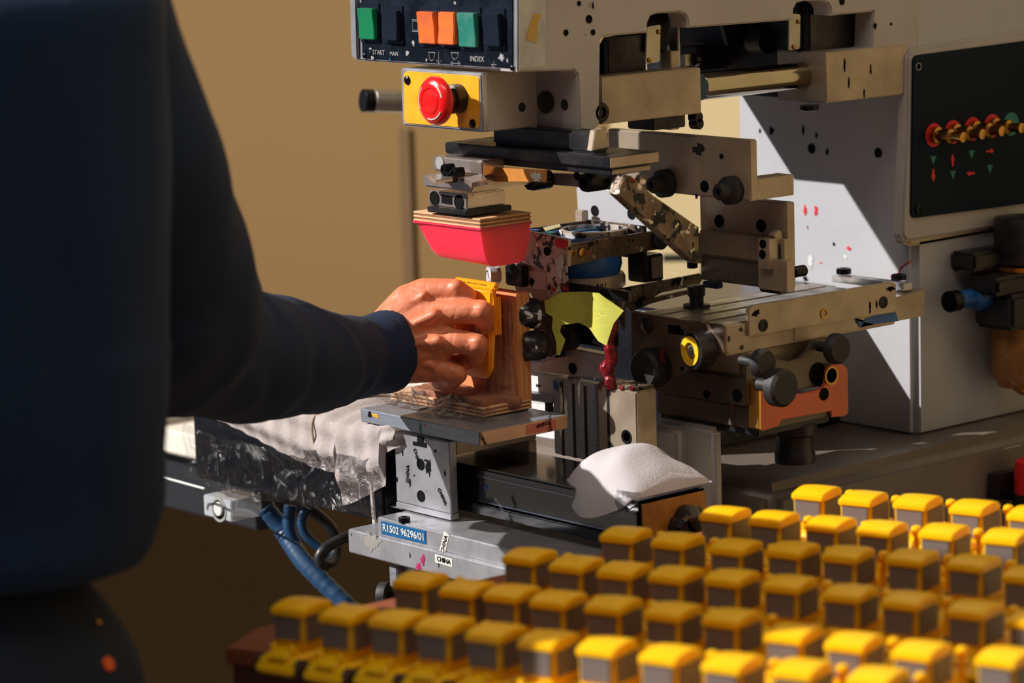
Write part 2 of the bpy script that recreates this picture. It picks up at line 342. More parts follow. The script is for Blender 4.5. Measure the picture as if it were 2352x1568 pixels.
# ================================================================== SETTING
def struct(name, m, lo, hi, bev=0):
    o = BW(name, m, None, lo, hi, bev); o['kind'] = 'structure'; return o
WV = .97
struct('floor', M['floor'], (-4.5, -4, -.05), (2.75, WV+.1, 0))
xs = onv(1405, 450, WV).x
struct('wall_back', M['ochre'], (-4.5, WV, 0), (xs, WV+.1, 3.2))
struct('wall_back_right', M['cream'], (xs, WV, 0), (2.7, WV+.1, 3.2))  # same wall as wall_back, its sunlit stretch drawn by the paler colour
struct('wall_right', M['warmwall'], (2.7, -4, 0), (2.8, WV+.1, 3.4))
xt = onv(940, 450, WV).x
xb = onv(940, 640, WV)
struct('seam_strip_1', mat('seam_shadow_brown', (92, 66, 32), .8), (xt-.012, WV-.006, .4), (xt+.012, WV-.0005, onv(940, 296, WV).z))  # strip coloured as the dark shadow of the wall seam

# bench behind the fixture
tb = thing('workbench', 'white topped workbench with a dark steel frame behind the fixture', 'workbench', (-1.2, .7, 0))
E0 = at(405, 1058, 3.12); zt = E0.z; TBV = .62
BW('table_top', M['bench'], tb, (-4.4, .13, zt-.026), (E0.x, TBV, zt), .002)
BW('frame_rail', M['frame'], tb, (-4.4, .15, zt-.095), (E0.x-.015, .19, zt-.027), .002)
BW('frame_rail', M['frame'], tb, (E0.x-.05, .19, zt-.085), (E0.x-.012, TBV-.01, zt-.027), .002)
for lx, ly in ((-2.5, .17), (-4.3, .17), (E0.x-.04, TBV-.04)): BW('leg', M['frame'], tb, (lx-.02, ly-.02, 0), (lx+.02, ly+.02, zt-.027), .002)
BW('support_block', M['bench'], tb, onz(360, 985, zt)-Vector((.1, 0, 0)), onz(420, 950, zt)+Vector((.03, .1, .02)), .002)

# ================================================================== MACHINE
UH, VC = -.059, .437
mc = thing('pad_printing_machine', 'grey pad printing machine with control panel, overhanging head and side column', 'printing machine', (-.1, .5, .78))
# column: side + front
cl_ = onv(1690, 400, VC).x
zb = onu(2105, 1000, UH).z
def castbox(name, lo, hi, bev=.006, m=None, par=None): return BW(name, m or M['cast'], par or mc, lo, hi, bev, seg=3)
castbox('column', (cl_, VC, zb-.005), (UH, .94, 1.245), .007, M['castf'])
lt = onv(1602, 50, VC).x
castbox('column_top', (lt, VC+.001, 1.24), (UH-.0005, .94, 1.52), .006, M['castf'])
bc = onz(1773, 1120, zb)
castbox('base', (-.42, bc.y, .78), (bc.x, .95, zb), .014, M['base'])
castbox('shade_block', (-.30, .225, zb-.001), (-.152, VC-.001, 1.035), .004, M['soot'])  # added mass that keeps the sun off the base top and lower column
castbox('stand', (-.36, bc.y+.03, 0.0), (bc.x-.03, .93, .779), .004, M['frame'])
# head casting side, with its window cut-outs
out = [(1190, -120), (1190, 165), (1318, 162), (1327, 172), (1329, 200), (1333, 299), (1366, 301), (1378, 285), (1380, 100), (1382, 88), (1390, 84), (1488, 75), (1489, 52), (1496, 36), (1510, 31), (1560, 28), (1574, 33), (1580, 45), (1581, 64),
       (1625, 61), (1822, 46), (1824, 22), (1832, 6), (1850, 2), (1885, 1), (1902, 8), (1909, 20), (1910, 36), (2006, 27), (2003, 107), (1994, 110), (1896, 121), (1896, 150), (1990, 150), (2110, 150), (2110, -120)]
PL('head_casting', M['cast'], mc, out, 'u', UH, .022, .0015)
castbox('head_top', (-.27, -.03, 1.345), (UH-.001, VC+.02, 1.40), .004)
castbox('head_shadow_block', (-.300, .322, 1.226), (UH-.024, VC-.001, 1.34), .004, M['dark'])  # added inside the head, sized to cast its shadow on the column
castbox('head_far_side', (-.300, .02, 1.30), (-.280, .321, 1.40), .002)
PL('carriage_shade_sheet', M['dark'], mc, [(1655, 40), (1672, 104), (1806, 104), (1845, 30)], 'u', UH-.10, .004, .0004)  # dark sheet put in for the shade behind the rod
PL('dark_interior_sheet', mat('interior_shade_cover', (10, 16, 26), .5), mc, [(1838, 8), (2010, 8), (2006, 112), (1838, 122)], 'u', UH-.030, .004, .0004)  # dark sheets put behind the cut-outs for the head's shaded interior
PL('dark_interior_sheet', MATS['interior_shade_cover'], mc, [(1487, 20), (1536, 20), (1532, 120), (1487, 120)], 'u', UH-.035, .004, .0004)
PL('dark_interior_sheet', MATS['interior_shade_cover'], mc, [(1380, 110), (1394, 86), (1484, 70), (1484, 172), (1380, 182)], 'u', UH-.060, .004, .0004)
# under the head: dark inner wall seen in the first cut-out, slide block, guide rod, housing
B('inner_wall', M['cast'], mc, 1330, 166, 303, 1226, 1345, u=UH-.002, bev=.001)
CY('blanking_plug', M['dark'], mc, onv(1256, 234, onu(1330, 230, UH-.002).y), -VY, .0095, .003)
CY('blanking_plug', M['dark'], mc, onv(1300, 240, onu(1330, 230, UH-.002).y), -VY, .005, .002)
B('slide_block', M['tan'], mc, 1380, 178, 286, 1335, 1610, u=UH-.006, bev=.001)
CY('guide_rod', M['rod'], mc, onu(1605, 199, UH-.028), VY, .0122, .27, .0004, seg=40)
B('rod_housing', M['tan'], mc, 1896, 121, 237, 1784, 2085, u=UH+.0015, bev=.001)
B('rear_carriage', M['dark'], mc, 1600, 108, 162, 1560, 1800, u=UH-.13, bev=.001)
B('rear_carriage', M['cast'], mc, 1560, 106, 122, 1520, 1660, u=UH-.15, bev=.001)
CY('carriage_knob', M['dark'], mc, onu(1728, 92, UH-.09), UX, .012, .02); CY('carriage_knob', M['dark'], mc, onu(1780, 80, UH-.09), UX, .010, .02)
B('slide_plate', M['dark'], mc, 1396, 88, 172, 1385, 1482, u=UH-.04, bev=.0008)
B('cylinder_body', M['steel'], mc, 1556, 62, 160, 1536, 1562, u=UH-.03, bev=.0008)
B('cylinder_body', M['tan'], mc, 1540, 118, 168, 1516, 1560, u=UH-.025, bev=.0008)
B('stop_block', M['steel'], mc, 1572, 126, 152, 1558, 1592, u=UH-.05); CY('stop_knob', M['bolt'], mc, onu(1590, 137, UH-.05), VY, .006, .006)
for q in ([(1486, 62), (1518, 56), (1516, 142), (1483, 147)], [(1812, 30), (1839, 33), (1838, 112), (1812, 116)]):
    sb = PL('switch_bracket', M['steel'], mc, q, 'u', UH-.012, .0015, .0003, r=5)
    for (sx, sy) in ((q[1][0]-5, q[1][1]+17), (q[2][0]-24+(10 if q[0][0] > 1700 else 0), q[2][1]-4)): screw(sb, onu(sx, sy, UH-.0115), UX, .0022)
B('lower_carriage', M['dark'], mc, 1500, 262, 300, 1440, 1575, u=UH-.02, bev=.001); B('lower_carriage', M['tan'], mc, 1540, 262, 299, 1470, 1562, u=UH-.03, bev=.001)
for p in ((1588, 268), (1590, 283)): CY('carriage_knob', M['bolt'], mc, onu(p[0], p[1], UH-.025), UX, .005, .01)
for (hx, hy, hr) in ((1353, 44, .0042), (1300, 75, .0032), (1362, 74, .003), (1199, 113, .002), (1330, 8, .0026), (1934, 3, .004), (2047, 55, .0016)):
    hole(mc, onu(hx, hy, UH+.0003), UX, hr*.75)
bolt(mc, onu(1376, 258, UH-.004), UX, .0085, .004); bolt(mc, onu(1858, 241, UH-.02), -ZZ, .009, .005)
for (hx, hy, hr) in ((1864, 341, .0044), (2017, 351, .0042)): hole(mc, onv(hx, hy, VC-.0003), -VY, hr)
for i, (sx, sy, a, b_, mm) in enumerate(((1849, 482, .0022, .006, 'redprint'), (1874, 484, .0028, .006, 'redprint'), (1949, 570, .003, .002, 'redprint'), (1885, 603, .0018, .001, 'redprint'), (1942, 590, .003, .002, 'white'), (1900, 350, .002, .004, 'black'), (1772, 300, .0035, .005, 'black'), (1745, 300, .002, .003, 'black'), (1845, 300, .002, .006, 'black'),
                                   (1855, 522, .0008, .002, 'redprint'), (1990, 700, .003, .001, 'black'), (1955, 1005, .010, .003, 'white'), (1875, 310, .0015, .004, 'black'), (1930, 640, .002, .001, 'redprint'), (1862, 600, .004, .008, 'white'), (1850, 640, .003, .003, 'black'), (1915, 560, .002, .002, 'black'))):
    splat(mc, onv(sx, sy, VC-.0002), 'v', a, b_, M[mm], i)
TB('red_ink_drip', M['redprint'], mc, [onv(2095, 598, VC-.0008), onv(2075, 608, VC-.0008), onv(2066, 618, VC-.0008), onv(2062, 632, VC-.0008), onv(2045, 634, VC-.0008)], .0006, 6)
for i, (sx, sy, a, b_) in enumerate(((1362, 12, .001, .004), (1380, 130, .001, .001), (1345, 80, .0006, .0006), (1950, 190, .001, .005), (1985, 215, .001, .004), (2010, 60, .0025, .003), (1940, 150, .0012, .006), (2000, 160, .001, .005))): splat(mc, onu(sx, sy, UH+.0018), 'u', a, b_, M['black'], i+30)
# yellow torn tape hanging on the casting
tp = PL('torn_tape', mat('yellow_torn_tape', (196, 160, 78), .7), mc, [(1222, 8), (1236, 2), (1250, 0), (1247, 20), (1236, 55), (1234, 98), (1210, 92), (1218, 50), (1226, 30)], 'u', UH+.002, .0012, 0)
# ---- panel housing on the column side
PL('panel_housing', M['cast'], mc, [(2086, 130), (2100, 112), (2520, 46), (2520, 486), (2082, 556), (2073, 540), (2084, 300)], 'u', UH+.006, .012, .004, r=8)
pn = PL('pneumatic_panel', M['pneu'], mc, [(2098, 128), (2520, 72), (2520, 446), (2093, 502)], 'u', UH+.008, .003, .0005, r=14)
PL('housing_lower_rib', M['tan'], mc, [(2076, 540), (2520, 470), (2520, 492), (2096, 566), (2080, 560)], 'u', UH+.003, .012, .003)
for i, cx in enumerate((2144, 2188, 2233, 2278)):
    cy = 310-.155*(cx-2144); p = onu(cx, cy, UH+.0082)
    rr = LA('red_ring', M['redprint'], pn, [(.0112, 0), (.0112, .0006), (.006, .0006), (.006, 0)], p, UX, seg=28)
    fv = link('flow_valve', tomesh(lathe([(.0078, 0), (.0078, .006), (.0055, .007), (.0055, .011), (.0068, .0115), (.0068, .021), (.0042, .0225), (.0042, .030), (.0048, .0305), (.0048, .036), (.002, .0365)], p+UX*.0006, UX, 24)), M['brass'], pn)
CY('green_spot', M['tealprint'], pn, onu(2322, 285, UH+.0082), UX, .0112, .0005)
for cx, cy, up in ((2144, 368, 0), (2189, 402, 0), (2232, 355, 0), (2274, 388, 0)):
    PL('down_triangle', M['tealprint'], pn, [(cx-7, cy-9), (cx+7, cy-10), (cx, cy+10)], 'u', UH+.0084, .0003, 0)
PL('arrow_mark', M['redprint'], pn, [(2142, 388), (2146, 388), (2147, 402), (2149, 404), (2144, 418), (2139, 404), (2141, 402)], 'u', UH+.0084, .0003, 0)
PL('arrow_mark', M['redprint'], pn, [(2187, 382), (2190, 382), (2191, 368), (2193, 366), (2188, 353), (2184, 367), (2186, 368)], 'u', UH+.0084, .0003, 0)
PL('arrow_mark', M['redprint'], pn, [(2239, 395), (2239, 400), (2229, 401), (2227, 404), (2220, 398), (2227, 393), (2229, 395)], 'u', UH+.0084, .0003, 0)
PL('arrow_mark', M['redprint'], pn, [(2265, 346), (2265, 350), (2275, 349), (2278, 352), (2283, 345), (2277, 341), (2275, 344)], 'u', UH+.0084, .0003, 0)
LA('ring_mark', M['dim'], pn, [(.0036, 0), (.0036, .0003), (.0028, .0003), (.0028, 0)], onu(2110, 153, UH+.0082), UX)
bolt(pn, onu(2108, 480, UH+.008), UX, .004, .002)
hole(mc, onu(2198, 607, UH+.0003), UX, .006)
# ---- air preparation unit
AU = UH+.035
def ax_(x, y, du=0): return onu(x, y, AU+du)
K = onu(2350, 560, AU); cx0, cy0 = K.x, K.y
def zz(y): return onu(2350, y, AU).z
LA('regulator_knob', M['dark'], mc, [(.026, zz(604)), (.028, zz(600)), (.028, zz(510)), (.0265, zz(498)), (.0, zz(496))], (cx0, cy0, 0), ZZ)
LA('regulator_collar', M['brass'], mc, [(.030, zz(616)), (.030, zz(606))], (cx0, cy0, 0), ZZ)
BW('regulator_block', M['dark'], mc, (cx0-.02, cy0-.062, zz(660)), (cx0+.02, cy0+.05, zz(618)), .004)
BW('regulator_block', M['dark'], mc, (UH, cy0-.066, zz(622)+.006), (cx0-.004, cy0+.0, zz(566)), .003)
BW('filter_head', M['frame'], mc, (cx0-.024, cy0-.045, zz(742)), (cx0+.024, cy0+.05, zz(661)), .004)
BW('mounting_arm', M['cast'], mc, (UH, cy0-.02, zz(720)), (cx0-.02, cy0+.02, zz(690)), .002)
LA('filter_bowl', M['bowl'], mc, [(.030, zz(745)), (.031, zz(790)), (.0315, zz(850)), (.024, zz(884)), (.007, zz(890)), (.007, zz(900)), (.003, zz(906)), (.0, zz(907))], (cx0, cy0, 0), ZZ)
LA('drain_nut', M['brass'], mc, [(.010, zz(888)), (.010, zz(896))], (cx0, cy0, 0), ZZ, seg=6)
bf = onu(2196, 690, AU-.012)
LA('blue_fitting', mat('blue_fitting_plastic', (22, 84, 150), .4), mc, [(.0075, 0), (.0085, .001), (.0085, .022), (.011, .024), (.0135, .030), (.0135, .044), (.0105, .050), (.006, .052)], bf, VY, seg=14)
LA('fitting_collar', M['bolt'], mc, [(.010, -.010), (.010, .001)], bf, VY)
# red push button and dark lever at the right end of the base
pr_ = onu(2372, 1150, bc.x+.03)
rl = thing('red_knob', 'red push knob standing on the machine base at the right edge of the picture', 'knob', pr_)
LA('cap', M['redprint'], rl, [(.017, .008), (.0175, .03), (.016, .038), (.010, .041), (0, .042)], pr_, ZZ); LA('collar', M['dark'], rl, [(.019, -.012), (.019, .008)], pr_, ZZ)
PL('base_bracket', M['dark'], mc, [(2292, 1090), (2352, 1078), (2352, 1150), (2288, 1146)], 'u', bc.x+.012, .0125, .001)
# ---- pedestal under the print unit
B('pedestal', M['cast'], mc, 1636, 985, 1240, 1500, 1664, v=.15, bev=.005, seg=3)
B('pedestal', M['cast'], mc, 1560, 985, 1240, 1480, 1590, v=.14, bev=.006, seg=3)

# ---- control panel
VP = onu(1190, 163, UH).y
cp = PL('control_panel', M['alu'], mc, [(798, -120), (806, 128), (816, 138), (1180, 163), (1190, 157), (1190, -120)], 'v', VP, .030, .0012, r=[0, 0, 0, 0, 0, 0])
PL('panel_face', M['blackpanel'], cp, [(826, -120), (832, 128), (840, 134), (1168, 156), (1177, 150), (1177, -120)], 'v', VP-.0012, .003, .0004)
PL('left_flange', M['dark'], cp, [(812, -120), (818, 134), (826, 134), (822, -120)], 'v', VP-.0008, .002, .0003)
def rocker(cx, cy, w, h, m, tilt, nm):
    y = VP-.0012; p = onv(cx, cy, y); s = 2.35/.65*0  # centre
    ww = w/2.62/.65/1000; hh = h/2.66/1000; dp = .0062; tilt *= .45
    bz = BW('switch_bezel', M['switch'], cp, (p.x-ww*.62, y-.0014, p.z-hh*.62), (p.x+ww*.62, y+.001, p.z+hh*.66), .0004)
    bm = bmesh.new(); q = []
    for z_, d in ((-.5, dp-tilt), (-.05, dp*.9), (.5, dp+tilt)):
        q.append([bm.verts.new((p.x+sx*ww*.5, y-d, p.z+z_*hh)) for sx in (-1, 1)])
    r_ = [[bm.verts.new((p.x+sx*ww*.5, y-.001, p.z+z_*hh)) for sx in (-1, 1)] for z_ in (-.5, -.05, .5)]
    for a in range(2):
        bm.faces.new((q[a][0], q[a][1], q[a+1][1], q[a+1][0])); bm.faces.new((r_[a][0], r_[a+1][0], r_[a+1][1], r_[a][1]))
        for s_ in (0, 1): bm.faces.new((q[a][s_], q[a+1][s_], r_[a+1][s_], r_[a][s_]))
    bm.faces.new((q[0][0], r_[0][0], r_[0][1], q[0][1])); bm.faces.new((q[2][0], q[2][1], r_[2][1], r_[2][0]))
    bmesh.ops.recalc_face_normals(bm, faces=bm.faces); bevel(bm, .0007, 2)
    return link('rocker_switch', tomesh(bm), m, cp, None, nm)
rocker(852, 54, 37, 72, M['green'], .0016, 'green rocker switch at the left end')
rocker(906, 58, 36, 68, M['switch'], -.0012, 'black rocker switch marked with a ring')
rocker(990, 63, 38, 72, M['orange'], .0022, 'left orange rocker switch')
rocker(1036, 64, 36, 72, M['orange'], -.0018, 'right orange rocker switch')
rocker(1083, 68, 38, 76, M['green2'], .0018, 'paint-smeared green rocker switch')
rocker(1139, 68, 36, 72, M['switch'], .0014, 'black rocker switch at the right end')
yp = VP-.0016; XA, ZA = UX, ZZ
def ptx(s, x, y, sz, m='dim', ang=0): 
    ex = Vector((math.cos(ang), 0, math.sin(ang))); ey = Vector((-math.sin(ang), 0, math.cos(ang)))
    TX('lettering', s, M[m], cp, onv(x, y, yp), ex, ey, sz)
ptx('START', 870, 121, .0058); ptx('MAN', 905, 124, .0052); ptx('INDEX', 1096, 136, .0062); 
LA('ring_mark', M['dim'], cp, [(.0022, 0), (.0022, .0003), (.0017, .0003), (.0017, 0)], onv(902, 60, VP-.0056), -VY, seg=16)
def marks(lst, m='dim', w=.0005):
    for a in lst:
        P = [onv(x, y, yp) for x, y in a]; TB('symbol_line', M[m], cp, P, w*.5, 6, False)
marks([[(984, 120), (1000, 121)], [(985, 121), (987, 136), (992, 140), (997, 136), (999, 122)], [(1008, 119), (1008, 142)], [(1003, 138), (1008, 146), (1013, 139)], [(1036, 121), (1054, 122)], [(1037, 122), (1039, 132), (1045, 137), (1051, 132), (1053, 123)],
       [(1037, 145), (1055, 146)], [(1041, 140), (1035, 145), (1041, 150)], [(1052, 141), (1058, 146), (1052, 151)], [(1135, 140), (1135, 148)], [(1129, 148), (1135, 156), (1141, 149), (1129, 148)],
       [(948, 48), (960, 49), (960, 70), (948, 69), (948, 48)], [(946, 45), (962, 46)], [(946, 72), (962, 73)]])
for i, (x, y, a, b_, mm) in enumerate(((950, 100, .0035, .005, 'dim'), (936, 122, .005, .004, 'dim'), (1152, 132, .006, .006, 'dim'), (896, 137, .002, .004, 'label'), (856, 133, .004, .003, 'dim'), (851, 112, .004, .002, 'dim'), (1166, 140, .002, .004, 'dim'), (1045, 8, .003, .003, 'dim'), (980, 138, .002, .003, 'dim'))):
    splat(cp, onv(x, y, VP-.0014), 'v', a*.6, b_*.6, M[mm], i+60)
for x, y in ((837, 128), (1176, 156)): screw(cp, onv(x, y, VP-.0012), -VY, .0024, M['bolt'])
# ---- emergency stop box
lo, hi = pbox(1105, 168, 304, 919, 1232, v=VP-.001)
es = BW('emergency_stop_box', M['alu'], mc, lo, hi, .0014)
BW('box_side', M['cast'], es, (hi[0]-.0006, lo[1]+.006, lo[2]+.0008), (hi[0]+.0004, hi[1]-.001, hi[2]-.0008), .0003)
PL('yellow_plate', M['yplate'], es, [(926, 163), (1100, 175), (1101, 296), (928, 283)], 'v', VP-.0018, .001, .0003, r=12)
pc = onv(1054, 226, VP-.0018)
LA('stop_stem', M['dark'], es, [(.0125, 0), (.0125, .010), (.010, .011), (.010, .022)], pc, -VY)
LA('stop_button', M['red'], es, [(.0115, .0205), (.0185, .021), (.0205, .0235), (.0205, .0265), (.0185, .0295), (.014, .0315), (.0112, .0316), (.0106, .0305), (.0098, .0318), (.006, .0328), (0, .0332)], pc, -VY, seg=40)
for a0 in (.25, .25+2*PI/3, .25+4*PI/3):
    P = [pc-VY*(.0308-.0002*0)+Vector((math.cos(a0+t*.32), 0, math.sin(a0+t*.32)))*.0152 for t in range(5)]
    TB('white_arrow', M['white'], es, P, .0007, 6, False)
screw(es, onv(936, 184, VP-.0018), -VY, .0040, M['bolt']); screw(es, onv(1086, 284, VP-.0018), -VY, .0040, M['bolt'])
CY('side_plug', M['dark'], es, onu(1198, 246, hi[0]), UX, .004, .001)
# blurred spindle behind the stop box
sp = at(858, 231, 3.05)
s1 = thing('wall_spindle', 'blurred grey spindle with a black end cap left of the stop box', 'machine part', sp-ZZ*.03)
CY('shaft', M['steel'], s1, sp, Vector(CR)*.9+Vector(CF)*.4, .0115, .20); CY('end_cap', M['bolt'], s1, sp-Vector(CR)*.011, Vector(CR)*.9+Vector(CF)*.4, .0118, .017)

# ================================================================== PAD HOLDER (slides under the head)
ph = thing('pad_holder', 'dark sliding plate with chrome clamp carrying the pink pad under the head', 'pad holder', (-.1, .03, 1.14))
B('slide_plate', M['dark'], ph, 1400, 361, 388, 1021, 1513, v=0, bev=.0010)
BW('plate_side', M['tan'], ph, (-.0006, .0010, 1.2003-.0005), (.0010, .0545, 1.2095), .0004) if False else None
lo, hi = pbox(1400, 361, 388, 1021, 1513, v=0)
BW('plate_edge', M['tan'], ph, (hi[0]-.0005, lo[1]+.0008, lo[2]+.0008), (hi[0]+.0007, hi[1]-.0006, hi[2]-.0008), .0003)
lo, hi = pbox(1404, 389, 404, 1108, 1494, v=0.004)
BW('lower_plate', M['dark'], ph, lo, hi, .0008); BW('plate_edge', M['tan'], ph, (hi[0]-.0005, lo[1]+.0008, lo[2]+.0008), (hi[0]+.0007, hi[1]-.0006, hi[2]-.0008), .0003)
B('neck', M['dark'], ph, 1362, 304, 352, 1130, 1400, v=.012, bev=.002)
PL('neck_web', M['tan'], ph, [(1360, 346), (1367, 300), (1394, 292), (1399, 338)], 'u', -.020, .006, .0006)
# clamp
B('clamp_block', M['chrome'], ph, 1107, 369, 404, 992, 1160, v=-.022, bev=.0014)
B('clamp_block', M['chrome'], ph, 1083, 412, 441, 970, 1252, v=-.030, bev=.0016)
PL('wedge', M['chrome'], ph, [(985, 404), (1035, 393), (1040, 408), (1000, 414)], 'z', onv(1083, 412, -.030).z+.003, .003, .0005)
PL('wedge', M['chrome'], ph, [(1066, 408), (1108, 398), (1120, 412), (1083, 420)], 'z', onv(1083, 412, -.030).z+.004, .004, .0005)
PL('amber_plate', M['amber'], ph, [(1109, 383), (1253, 391), (1251, 418), (1110, 417)], 'v', -.004, .002, .0003)
splat(ph, onv(1232, 405, -.0043), 'v', .008, .0045, M['white'], 3, n=24)
for x, y, r in ((1046, 403, .0062), (1063, 395, .0045), (1041, 388, .005)): bolt(ph, onv(x, y, -.034), Vector((-.25, -1, 0)), r, .010)
lo, hi = pbox(1072, 446, 480, 983, 1161, v=-.018)
hb = BW('clamp_foot', M['chrome'], ph, lo, hi, .0010)
for x in (998, 1054): hole(hb, onv(x, 455 if x < 1020 else 464, lo[1]-.0003), -VY, .0056)
PL('slot', M['black'], hb, [(1014, 447), (1038, 451), (1038, 470), (1014, 466)], 'v', lo[1]-.0004, .001, 0)
B('clamp_base', M['dark'], ph, 1072, 484, 497, 980, 1176, v=-.024, bev=.0008)
CY('sticker', M['dim'], ph, onv(1010, 374, -.0225), -VY, .0055, .0004)
# holder rail to the rear (light plate with bolts)
PL('drilled_plate', M['alu'], ph, [(1262, 398), (1425, 402), (1432, 438), (1262, 424)], 'v', .060, .008, .0008)
hole(ph, onv(1325, 404, .0596), -VY, .0034)
for x, y in ((1259, 411), (1385, 414)): 
    bolt(ph, onv(x, y, .0596), -VY+UX*.0, .0085, .022); 
# ================================================================== PINK PAD
lo, hi = pbox(1102, 492, 525, 948, 1220, v=-.020)
zt_ = lo[2]
pp = thing('printing_pad', 'pink silicone printing pad on a plywood backing, hanging over the hand', 'printing pad', ((lo[0]+hi[0])/2, (lo[1]+hi[1])/2, zt_-.034))
B_ = onv(1102, 504, -.020); ztop = onv(1102, 503, -.020).z
nl = 5
for k in range(nl):
    a = zt_+(ztop-zt_)*k/nl; b = zt_+(ztop-zt_)*(k+1)/nl
    ins = .0006 if k % 2 else 0
    BW('ply_layer', M['ply'] if k % 2 == 0 else mat('plywood_dark_layer', (158, 108, 74), .7), pp, (lo[0]+ins, lo[1]+ins, a), (hi[0]-ins, hi[1]-ins, b), .0004)
def padmesh():
    nx, nc = 22, 26; u0, u1 = lo[0]+.001, hi[0]-.0005; v0, v1 = lo[1]+.0005, hi[1]-.0005; vm = (v0+v1)/2; hw = (v1-v0)/2; D = .0345
    def sec(s):
        d = D*(1-.50*max(0, (.16-s)/.16)**2.0)*(.93+.07*s); w = hw*(1-.05*max(0, .2-s)/.2)
        return d, w
    bm = bmesh.new(); g = []
    for i in range(nx+1):
        s = i/nx; d, w = sec(s); u = u0+(u1-u0)*s; row = []
        for j in range(nc+1):
            t = -1+2*j/nc
            prof = (1-abs(t)**4.6)**.55
            y = vm+w*math.copysign(abs(t)**.55, t)*(1-.10*prof)
            sh = (1-s)*.0075*prof
            row.append(bm.verts.new((u+sh, y, zt_-d*prof)))
        g.append(row)
    for i in range(nx):
        for j in range(nc): bm.faces.new((g[i][j], g[i+1][j], g[i+1][j+1], g[i][j+1]))
    for row in (g[0], g[-1]): bm.faces.new(row)
    for i in range(nx): bm.faces.new((g[i][0], g[i][nc], g[i+1][nc], g[i+1][0])) if False else None
    bm.faces.new([g[i][0] for i in range(nx+1)]+[g[i][nc] for i in range(nx, -1, -1)])
    bmesh.ops.triangulate(bm, faces=[f for f in bm.faces if len(f.verts) > 4])
    return tomesh(bm)
link('pink_pad', padmesh(), M['pad'], pp, ang=50)
BW('pad_rim', M['pad'], pp, (lo[0]-.0005, lo[1]-.0008, zt_-.0022), (hi[0]+.001, hi[1]+.0006, zt_+.0002), .0008)

# ================================================================== DOCTORING ARM (brown plates, block, lever)
da = thing('doctoring_arm', 'brown metal arm of bolted plates with slanting lever standing on the rail stage', 'machine arm', (-.06, .21, 1.08))
lo, hi = pbox(1722, 322, 462, 1395, 1740, u=-.005)
BW('cross_plate', M['tan'], da, lo, hi, .0012)
vb = lo[1]
for x, y, r in ((1533, 420, .0125), (1686, 436, .0125)):
    LA('cap_nut', M['knob'], da, [(r, 0), (r, .008), (r*.6, .010), (r*.6, .018), (r*.5, .020), (r*.25, .020), (r*.25, .015), (0, .015)], onv(x, y, vb), -VY)
hole(da, onv(1618, 428, vb-.0003), -VY, .0045, m=M['black']); hole(da, onv(1657, 359, vb-.0003), -VY, .002)
splat(da, onv(1605, 345, vb), 'v', .008, .006, M['dark'], 5); splat(da, onv(1600, 450, vb), 'v', .002, .003, M['dark'], 6)
lo, hi = pbox(1738, 412, 460, 1700, 1824, u=-.0052); BW('angle_bracket', M['tan'], da, (lo[0], hi[1]-.05 if False else lo[1], lo[2]), hi, .0008)
lo, hi = pbox(1806, 466, 650, 1606, 1826, u=-.005); vq = lo[1]
BW('upright_block', M['tan'], da, (lo[0], lo[1], onv(1700, 650, lo[1]).z), hi, .001)
for x, y in ((1652, 508), (1748, 518)): hole(da, onv(x, y, vq-.0003), -VY, .0052)
B('cross_block', M['tan'], da, 1800, 550, 606, 1606, 1812, v=vq-.008, bev=.0008)
B('guide_cheek', M['tan'], da, 1765, 550, 620, 1740, 1800, v=vq-.022, bev=.0008)
B('guide_cheek', M['tan'], da, 1806, 600, 672, 1740, 1826, v=vq-.016, bev=.0008)
PL('spring_clip', M['tan'], da, [(1776, 540), (1790, 528), (1796, 532), (1797, 560), (1786, 562), (1783, 548)], 'u', -.006, .006, .0006)
B('guide_groove', M['dark'], da, 1790, 562, 606, 1780, 1792, v=vq-.010, bev=0)
for x, y in ((1751, 584), (1800, 580)): hole(da, onv(x if x < 1760 else 1752, y if x < 1760 else 560, vq-.0223), -VY, .0035)
B('left_cheek', M['tan'], da, 1607, 536, 605, 1582, 1616, v=vq-.004, bev=.0008); hole(da, onv(1592, 566, vq-.0043), -VY, .0036)
B('curved_foot', M['steel'], da, 1760, 605, 662, 1607, 1790, v=vq-.002, bev=.0015)
B('slide_shoe', M['dark'], da, 1790, 664, 676, 1744, 1818, v=vq-.010, bev=.001); B('slide_shoe', mat('blue_black_shoe', (24, 34, 60), .2), da, 1646, 650, 664, 1612, 1662, v=vq-.012, bev=.001)
bolt(da, onv(1590, 600, vq-.006), -ZZ, .005, .006); CY('thumb_screw', M['bolt'], da, onu(1822, 625, -.006), VY, .005, .014)
PL('lever', M['dirty'], da, [(1436, 402), (1450, 404), (1466, 417), (1500, 448), (1606, 522), (1606, 606), (1586, 596), (1500, 520), (1418, 446), (1424, 424)], 'u', .009, .010, .0008)
for x, y in ((1457, 425), (1446, 430), (1466, 432)): screw(da, onu(x, y, .003), UX, .004, M['brass'] if x == 1446 else M['bolt'])
CY('pivot', M['dirty'], da, onu(1466, 412, .003), UX, .0042, .006)
TB('worn_edge', mat('bare_tan_edge', (206, 160, 112), .5), da, [onu(1450, 466, .0035), (onu(1478, 494, .0035)), onu(1520, 530, .0035)], .0008, 6)

